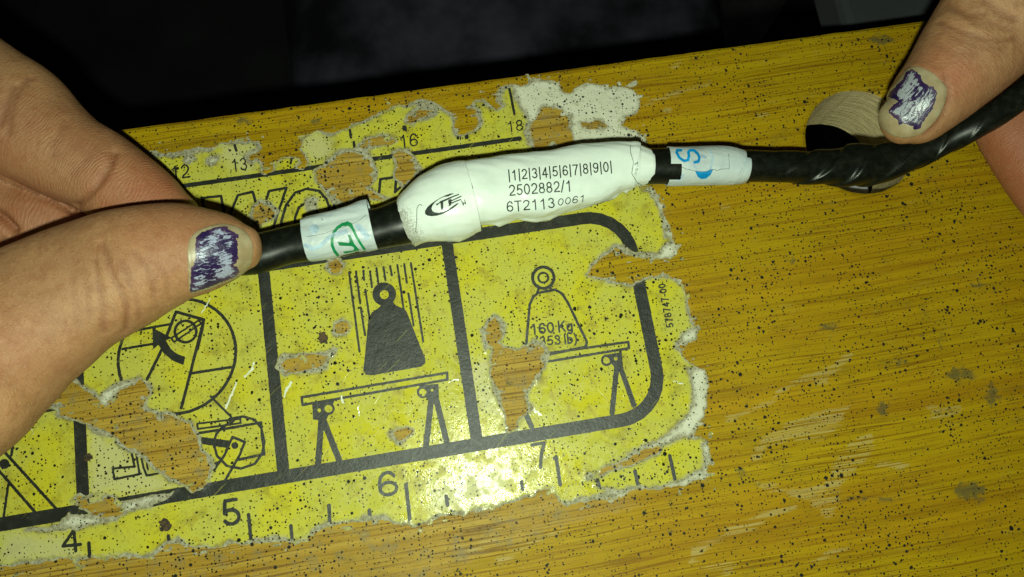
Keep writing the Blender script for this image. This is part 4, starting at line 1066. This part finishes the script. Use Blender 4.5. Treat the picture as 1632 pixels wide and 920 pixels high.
def build_hand(name, label, tubes, voxel, creases, pads, reds, loc, prob):
    vs_, fs_, uvs, ids = [], [], [], []
    for k, (V, f, uv) in enumerate(tubes):
        b = len(vs_) and sum(len(v) for v in vs_)
        fs_ += [tuple(i + b for i in q) for q in f]
        vs_.append(V); uvs.append(uv + np.array([k * 91., 0, k * 7.])); ids.append(np.full(len(V), k))
    AV = np.vstack(vs_); AU = np.vstack(uvs); AI = np.concatenate(ids)
    me = bpy.data.meshes.new('raw'); me.from_pydata([tuple(v) for v in AV], [], fs_); me.update()
    bmm = bmesh.new(); bmm.from_mesh(me); bmesh.ops.recalc_face_normals(bmm, faces=bmm.faces); bmm.to_mesh(me); bmm.free()
    ob = bpy.data.objects.new('raw', me); COL.objects.link(ob)
    r = ob.modifiers.new('r', 'REMESH'); r.mode = 'VOXEL'; r.voxel_size = voxel; r.adaptivity = 0
    sm = ob.modifiers.new('s', 'SMOOTH'); sm.factor = .5; sm.iterations = 6
    bpy.context.view_layer.update()
    dg = bpy.context.evaluated_depsgraph_get()
    m2 = bpy.data.meshes.new_from_object(ob.evaluated_get(dg))
    bpy.data.objects.remove(ob)
    m2.name = name
    o = bpy.data.objects.new(name, m2); COL.objects.link(o)
    m2.materials.clear(); m2.materials.append(SKIN)
    m2.polygons.foreach_set('use_smooth', [True] * len(m2.polygons))
    nv = len(m2.vertices)
    P = np.zeros(nv * 3); m2.vertices.foreach_get('co', P); P = P.reshape(-1, 3)
    Nn = np.zeros(nv * 3); m2.vertices.foreach_get('normal', Nn); Nn = Nn.reshape(-1, 3)
    kd = KDTree(len(AV))
    for k, v in enumerate(AV): kd.insert(v, k)
    kd.balance()
    UV = np.zeros((nv, 3))
    for q, v in enumerate(P):
        fn = kd.find_n(v, 5); u0 = AU[fn[0][1]]; w0 = 0.; acc = np.zeros(3)
        for _, k, dd in fn:
            u1 = AU[k]
            if abs(u1[0] - u0[0]) + abs(u1[1] - u0[1]) < 4:
                w1 = 1 / (dd * dd + 4e-8); acc += w1 * u1; w0 += w1
        UV[q] = acc / w0
    bvh = BVHTree.FromPolygons([Vector(v) for v in P], [list(p.vertices) for p in m2.polygons])
    def hit(px, py):
        h = bvh.ray_cast(Vector(CAMP), Vector(ray(px, py)))
        return None if h[0] is None else np.array(h[0])
    disp = np.zeros(nv); crs = np.zeros(nv)
    creases = [(p, d * 1.6 if d > 0 else d, w * (.85 if d < .5 else 1)) for p, d, w in creases]
    for pts, depth, wid in creases:
        q = spline(pts, 6); q3 = [hit(*p) for p in q]; q3 = np.array([p for p in q3 if p is not None])
        if len(q3) < 2: continue
        d = np.full(nv, 9.)
        for p0, p1 in zip(q3[:-1], q3[1:]):
            e = p1 - p0; t = np.clip(((P - p0) @ e) / (e @ e + 1e-12), 0, 1)
            d = np.minimum(d, np.linalg.norm(P - p0 - t[:, None] * e, axis=1))
        g = np.exp(-(d / (wid * .001)) ** 2)
        disp = np.minimum(disp, -depth * .001 * g) if depth > 0 else disp - depth * .001 * g
        if depth > 0: crs = np.maximum(crs, g * min(1, depth / .25))
    P = P + Nn * disp[:, None]
    m2.vertices.foreach_set('co', P.ravel())
    m2.update()
    def blob(lst):
        r = np.zeros(nv)
        for px, py, rad, val in lst:
            h = hit(px, py)
            if h is None: continue
            r = np.maximum(r, val * np.exp(-(np.linalg.norm(P - h, axis=1) / (rad * .001)) ** 2))
        return r
    vattr(o, 'fuv', UV); fattr(o, 'crease', crs); fattr(o, 'pad', np.clip(blob(pads), 0, 1)); fattr(o, 'red', np.clip(blob(reds), 0, 1))
    tag(o, label, 'hand', 'hands holding the cable')
    return o
# left-hand side hand
LT = [((395, 366), (397, 424), 17.00, 3.6, -22), ((380, 352), (376, 439), 17.40, 4.6, -24), ((356, 341), (352, 452), 17.80, 5.4, -24), ((322, 331), (318, 468), 18.30, 6.0, -20), ((276, 326), (288, 480), 18.80, 6.6, -14), ((230, 330), (256, 496), 19.30, 7.2, -10),
      ((183, 336.5), (222, 519), 19.80, 7.2, -8), ((137, 350), (180, 543), 20.20, 7.2, -8), ((91, 366), (137, 569), 20.60, 7.6, -8), ((46, 384), (93, 605), 21.00, 8.2, -8), ((0, 407), (48, 641), 21.60, 9.0, -8), ((-60, 430), (0, 692), 22.80, 9.8, -6), ((-160, 450), (-80, 770), 26.08, 11, -4), ((-300, 440), (-230, 850), 29.08, 13, 0), ((-480, 400), (-420, 880), 32.08, 15, 0), ((-640, 360), (-600, 850), 34.08, 15, 0), ((-860, 380), (-830, 720), 36, 12, 0), ((-1020, 420), (-1000, 660), 38, 9, 0)]
LI = [((316, 338), (272, 412), 8.90, 4.2), ((300, 314), (250, 404), 9.20, 5.0), ((283, 295), (222, 394), 9.60, 5.6), ((258, 268), (188, 372), 10.10, 6.0), ((228, 243), (155, 352), 10.60, 6.3), ((190, 214), (116, 330), 11.10, 6.5), ((146, 188), (78, 316), 11.60, 6.8), ((100, 152), (42, 300), 12.10, 7.1), ((46, 104), (0, 279), 12.90, 7.4), ((0, 74), (-50, 258), 13.80, 7.6),
      ((-90, 20), (-130, 225), 16.30, 8.0), ((-220, -40), (-230, 180), 21.30, 8.4), ((-350, -90), (-350, 150), 26.30, 9.2), ((-470, -100), (-470, 160), 31.70, 11)]
def chain(pts, cap):
    """pts: (cx, cy, half px, cross angle, z, h)"""
    return finger([around(p[0], p[1], p[2], p[3]) + (p[4], p[5]) for p in pts], cap=cap)
LM = chain([(110, 366, 42, 20, 5.6, 4.0), (90, 360, 55, 20, 5.8, 5.0), (58, 354, 62, 18, 6.1, 5.7), (12, 346, 66, 14, 6.4, 6.0), (-60, 318, 74, 10, 8.2, 7.0), (-160, 300, 78, 6, 13, 7.4), (-300, 270, 84, 4, 22, 8), (-440, 230, 95, 0, 30, 10), (-560, 220, 110, 0, 34, 12)], 5)
LR = chain([(14, 392, 40, 22, 6.6, 4.2), (-6, 386, 54, 22, 6.8, 5.4), (-40, 380, 62, 20, 7.0, 6.0), (-100, 376, 66, 14, 8.0, 6.6), (-200, 380, 72, 8, 14, 7.0), (-340, 390, 78, 2, 23, 7.8), (-470, 400, 90, 0, 30, 10), (-580, 400, 100, 0, 34, 12)], 5)
LP = chain([(-150, 520, 34, 22, 6.4, 4.0), (-175, 515, 46, 20, 6.4, 5.0), (-240, 510, 54, 14, 8.5, 5.6), (-330, 515, 60, 8, 15, 6.2), (-440, 530, 70, 2, 25, 7.6), (-560, 540, 90, 0, 32, 11)], 4.5)
LPALM = finger([around(-400, 250, 330, 3) + (30, 9.5), around(-500, 300, 380, 3) + (32, 11.5), around(-640, 370, 400, 3) + (34, 13), around(-820, 440, 370, 3) + (36, 14), around(-1000, 490, 310, 3) + (38, 14.5), around(-1150, 520, 270, 3) + (40, 15), around(-1400, 570, 270, 3) + (44, 16.5), around(-1700, 630, 300, 3) + (48, 19)], cap=8, ex=.85)
LTt = finger(LT, cap=2.0); LIt = finger(LI, cap=3.4)
zu = lambda *p: ZU(*p); zv = lambda *p: ZV(*p)
creasesL = [(zv((352, 190), (372, 240), (392, 300), (430, 380), (445, 440), (440, 500)), .26, .42), (zv((470, 225), (505, 270), (530, 320), (540, 370)), .12, .4), (zv((330, 250), (345, 330), (360, 420), (362, 500)), .12, .45), (zv((560, 270), (585, 330), (585, 390)), .07, .35),
            (zv((420, 260), (455, 330), (480, 400), (485, 455)), .10, .4), (zv((290, 280), (300, 370), (310, 450)), .06, .5), (zv((250, 300), (262, 400), (275, 480)), .05, .5),
            (zu((400, 400), (385, 440), (350, 500), (310, 550), (268, 588)), .34, .6), (zu((30, 330), (40, 250), (70, 180), (100, 140)), .14, .6), (zu((0, 300), (20, 240), (50, 170)), .22, .7), (zu((180, 410), (200, 350), (230, 290)), .07, .6),
            (zu((250, 480), (300, 430), (330, 370)), .05, .5), ([(-30, 262), (0, 280), (36, 297), (73, 316), (104, 329), (116, 336)], .8, .45), ([(-20, 330), (4, 348), (20, 366)], 1.2, .7), (zv((640, 190), (655, 240), (660, 300), (655, 380)), -.12, .45)]
padsL = [(zu((500, 480))[0] + (8.5, 1.1)), (zu((430, 480))[0] + (6, 1.)), (zu((300, 420))[0] + (9, .95)), (zu((160, 260))[0] + (7, .7)), (zu((140, 590))[0] + (7, 1.1)), (zu((210, 610))[0] + (6, 1.1)), (zu((10, 620))[0] + (5, 1.))]
redsL = [(zu((520, 520))[0] + (7, .9)), (zu((400, 520))[0] + (7, .7)), (zu((280, 380))[0] + (6, .35)), (zu((120, 300))[0] + (6, .3)), (zu((150, 580))[0] + (9, .6)), (zu((20, 640))[0] + (6, .7)), (zu((250, 620))[0] + (4, .8)), (zv((560, 140))[0] + (7, .35)), (zv((30, 560))[0] + (6, .3)), (zu((30, 420))[0] + (8, .4))]
handL = build_hand('hand', 'hand pinching the cable beside the green-marked label, thumb nail with chipped purple polish', [LTt, LIt, LM, LR, LP, LPALM], .00046, creasesL, padsL, redsL, None, None)
# right-hand side hand
RT = [((1404, 170), (1464, 219), 21.10, 3.6, 16), ((1414, 149), (1490, 220), 21.40, 4.8, 18), ((1430, 127), (1512, 208), 21.80, 5.6, 18), ((1442, 107), (1532, 195), 22.20, 6.0, 16), ((1453, 89), (1556, 177), 22.60, 6.5, 12), ((1467, 61), (1586, 155), 23.20, 7.0, 8), ((1480, 36), (1610, 136), 23.80, 7.2, 6), ((1500, 2), (1640, 110), 24.60, 7.2, 4), ((1545, -70), (1700, 50), 27.56, 7.6, 2), ((1620, -170), (1790, -50), 30.56, 9, 0), ((1720, -300), (1930, -140), 34.56, 11, 0), ((1850, -420), (2080, -240), 38.56, 13, 0), ((2010, -440), (2230, -180), 41, 13.5, 0), ((2200, -380), (2380, -90), 42, 13, 0), ((2400, -260), (2540, -20), 42.5, 11, 0)]
RTt = finger(RT, cap=2.6)
RI = chain([(1588, 160, 42, 62, 7.2, 4.4), (1604, 177, 55, 61, 7.4, 5.4), (1626, 200, 62, 60, 7.6, 6.0), (1658, 243, 66, 60, 7.8, 6.3), (1696, 290, 70, 58, 8.2, 6.6), (1755, 344, 74, 46, 10, 7.0), (1830, 370, 80, 20, 15, 7.6), (1935, 350, 86, -8, 22, 8.2), (2060, 310, 100, -20, 30, 10), (2180, 240, 110, -24, 36, 12)], 5)
RMd = chain([(1700, 420, 40, 70, 7.0, 4.4), (1716, 446, 54, 68, 7.2, 5.6), (1750, 480, 62, 56, 8, 6.2), (1820, 510, 66, 30, 11, 6.8), (1930, 500, 72, 0, 18, 7.4), (2080, 430, 86, -20, 28, 9), (2220, 350, 105, -24, 36, 12)], 5)
RRg = chain([(1790, 580, 40, 60, 7.0, 4.4), (1815, 592, 52, 54, 7.4, 5.6), (1870, 606, 60, 30, 10, 6.4), (1970, 590, 66, 0, 17, 7.0), (2110, 530, 80, -20, 28, 9), (2260, 450, 100, -24, 36, 12)], 4.6)
RPk = chain([(1930, 680, 34, 50, 8, 4.0), (1960, 684, 46, 40, 9, 5.2), (2040, 676, 54, 10, 15, 5.8), (2150, 630, 64, -16, 26, 7.4), (2290, 540, 90, -24, 35, 11)], 4.2)
RPALM = finger([around(2120, 230, 260, -30) + (34, 10), around(2200, 180, 340, -32) + (37, 12), around(2320, 100, 380, -34) + (40, 14), around(2470, -10, 350, -36) + (42, 14.5), around(2620, -120, 290, -36) + (44, 14.5), around(2760, -220, 260, -36) + (46, 15), around(3000, -400, 260, -36) + (50, 17)], cap=8, ex=.85)
creasesR = [(ZW((880, 95), (960, 130), (1050, 165), (1150, 178), (1230, 170)), .16, .5), (ZW((915, 20), (1000, 60), (1090, 60)), .14, .5), (ZW((1080, 0), (1150, 50), (1230, 90)), .20, .5), (ZW((900, 130), (980, 180), (1080, 205), (1180, 210)), .09, .5), (ZW((860, 190), (940, 225), (1050, 240)), .05, .6), (ZW((960, 20), (1040, 100), (1120, 130)), .07, .4), (ZW((1000, 70), (1100, 100), (1200, 130)), .10, .45),
            (ZW((905, 340), (925, 400), (915, 470), (880, 540), (820, 600)), .16, .45), (ZW((770, 290), (840, 300), (900, 345), (940, 400)), -.14, .5)]
padsR = [(ZW((1230, 640))[0] + (7, 1.1)), (ZW((1200, 760))[0] + (6, .8)), (ZW((1245, 780))[0] + (6, .9))]
redsR = [(ZW((960, 340))[0] + (3.6, .75)), (ZW((880, 270))[0] + (3.5, .55)), (ZW((1180, 680))[0] + (12, 1.)), (ZW((1240, 760))[0] + (12, 1.))]
handR = build_hand('hand', 'hand pressing the cable over the bored hole, nail with shiny chipped lavender polish', [RTt, RI, RMd, RRg, RPk, RPALM], .00046, creasesR, padsR, redsR, None, None)
# nails
bpy.context.view_layer.update()
bL = bvh_of(handL); bR = bvh_of(handR)
NL = ZP((120, 560), (118, 440), (125, 360), (150, 300), (200, 245), (280, 205), (380, 175), (480, 165), (560, 180), (640, 215), (700, 260), (742, 330), (756, 420), (750, 500), (725, 575), (680, 635), (610, 690), (500, 740), (380, 785), (260, 825), (170, 850), (135, 820), (125, 700))
NR = ZQ((330, 230), (370, 175), (430, 150), (510, 160), (600, 205), (680, 270), (730, 330), (742, 390), (730, 470), (690, 570), (630, 660), (560, 730), (480, 780), (400, 800), (310, 800), (220, 770), (150, 720), (110, 650), (100, 570), (130, 500), (190, 400), (260, 310))
nailL = decal('thumb_nail', handL, bL, [loop(spline(closed(NL), 4)[:-1])], mat=NAIL, step=1.6, off=.00003, rough=.0, thick=.0007, dome=.00012)
nailR = decal('thumb_nail', handR, bR, [loop(spline(closed(NR), 4)[:-1])], mat=NAIL, step=1.6, off=.00003, rough=.0, thick=.0007, dome=.00012)
PL = ZP((205, 330), (200, 300), (240, 262), (330, 225), (430, 192), (505, 195), (510, 225), (560, 245), (615, 280), (612, 300), (585, 310), (605, 350), (600, 470), (612, 505), (595, 515), (590, 540), (560, 570), (600, 590), (620, 640), (560, 690), (440, 735), (330, 780), (215, 815), (140, 832), (148, 740), (150, 595), (172, 580), (195, 500), (190, 400))
PR = ZQ((350, 260), (375, 200), (430, 180), (500, 235), (510, 280), (560, 325), (620, 340), (648, 390), (640, 460), (610, 530), (570, 590), (520, 660), (500, 715), (440, 730), (430, 695), (380, 685), (345, 670), (305, 685), (290, 635), (250, 605), (215, 580), (215, 550), (260, 500), (300, 480), (270, 450), (200, 430), (240, 370), (300, 310))
polL = decal('nail_polish', nailL, bvh_of(nailL), [loop(PL)], mat=mat_polish('crackled_purple_polish', .18, .575, (.38, .41, .56)), step=.9, off=.00008, rough=.5, thick=.00012)
polR = decal('nail_polish', nailR, bvh_of(nailR), [loop(PR)], mat=mat_polish('lavender_polish', .9, .56, (.40, .42, .48)), step=.9, off=.00008, rough=.5, thick=.00012)

# ================================================================ BACKGROUND below and beyond the bench: dark room
FLOOR = mat_flat('dark_carpet', (.30, .27, .30), .9, .2, .75, .012)
def box(name, lo_, hi_, mat, bevel=.004, seg=3):
    b = bmesh.new(); bmesh.ops.create_cube(b, size=1.)
    for v in b.verts:
        v.co = Vector([lo_[k] + (v.co[k] + .5) * (hi_[k] - lo_[k]) for k in range(3)])
    bmesh.ops.bevel(b, geom=list(b.edges), offset=bevel, segments=seg, affect='EDGES', profile=.5)
    me = bpy.data.meshes.new(name); b.to_mesh(me); b.free()
    o = bpy.data.objects.new(name, me); COL.objects.link(o); me.materials.append(mat)
    return o
fl_ = pyobj('floor', [(-6, -6, -.74), (6, -6, -.74), (6, 6, -.74), (-6, 6, -.74)], [(0, 1, 2, 3)], FLOOR)
fl_['kind'] = 'structure'

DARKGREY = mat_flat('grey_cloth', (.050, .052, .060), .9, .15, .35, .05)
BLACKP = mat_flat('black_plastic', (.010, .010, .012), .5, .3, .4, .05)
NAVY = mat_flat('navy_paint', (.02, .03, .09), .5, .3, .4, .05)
STEEL = mat_flat('grey_steel', (.42, .42, .46), .5, .4, .2, .08)
# steel bracket screwed under the board, its corner seen through the hole
p0 = B(1386, 300, -THICK); p1 = B(1340, 262, -THICK)
tag(box('steel_bracket', (float(p0[0]) - .045, cmy(-10.), -THICK - .0035), (float(p0[0]), float(p1[1]), -THICK - .0001), STEEL, .0006, 2), 'grey steel bracket under the hole')
br = bpy.data.objects['steel_bracket']; br.parent = board
def padded(name, lo_, hi_, mat, amp, seed, rnd=.03, nx_=70, ny_=50):
    """soft block: rounded, uneven top, sides down to the floor"""
    xs = np.linspace(lo_[0], hi_[0], nx_); ys = np.linspace(lo_[1], hi_[1], ny_)
    gx, gy = np.meshgrid(xs, ys)
    d = np.minimum.reduce([gx - lo_[0], hi_[0] - gx, gy - lo_[1], hi_[1] - gy])
    r = np.clip(1 - d / rnd, 0, 1)
    gz = hi_[2] - rnd * (1 - np.sqrt(np.clip(1 - r * r, 0, 1))) + amp * fbm(gx * 14, gy * 14, 4, seed)
    V = [tuple(v) for v in np.stack([gx, gy, gz], -1).reshape(-1, 3)]
    f = [(j * nx_ + i, j * nx_ + i + 1, (j + 1) * nx_ + i + 1, (j + 1) * nx_ + i) for j in range(ny_ - 1) for i in range(nx_ - 1)]
    rim = [i for i in range(nx_)] + [j * nx_ + nx_ - 1 for j in range(1, ny_)] + [(ny_ - 1) * nx_ + i for i in range(nx_ - 2, -1, -1)] + [j * nx_ for j in range(ny_ - 2, 0, -1)]
    b = len(V); V += [(V[k][0], V[k][1], lo_[2]) for k in rim]; n_ = len(rim)
    f += [(b + k, b + (k + 1) % n_, rim[(k + 1) % n_], rim[k]) for k in range(n_)]
    f.append(tuple(b + k for k in reversed(range(n_))))
    return pyobj(name, V, f, mat, None, True)
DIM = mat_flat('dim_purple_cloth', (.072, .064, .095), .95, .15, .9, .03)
c0 = B(430, 60, -.12); c1 = B(1205, 60, -.12)
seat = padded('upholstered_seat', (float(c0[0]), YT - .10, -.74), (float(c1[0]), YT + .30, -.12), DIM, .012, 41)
tag(seat, 'dim purple-grey fabric seat below the far edge of the board', 'seat')
g0 = B(1338, 30, -.03)
shelf = empty('shelf', (float(g0[0]) + .10, YT + .15, -.74))
tag(shelf, 'dim grey shelf just beyond the board, beside the hand over the hole', 'shelf')
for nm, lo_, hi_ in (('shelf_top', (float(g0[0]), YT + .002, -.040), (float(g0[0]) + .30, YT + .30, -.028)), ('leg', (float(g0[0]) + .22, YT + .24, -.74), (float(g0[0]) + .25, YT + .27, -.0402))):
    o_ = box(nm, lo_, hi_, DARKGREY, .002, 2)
    o_.parent = shelf; o_.matrix_parent_inverse = Matrix.Translation(-Vector(shelf.location))
q0 = B(-400, -200, -.14); q1 = B(688, 30, -.14)
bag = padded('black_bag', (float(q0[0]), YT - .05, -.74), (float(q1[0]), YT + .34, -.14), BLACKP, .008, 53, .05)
tag(bag, 'black rounded bag in the dark beyond the board, left of the fabric seat', 'bag')
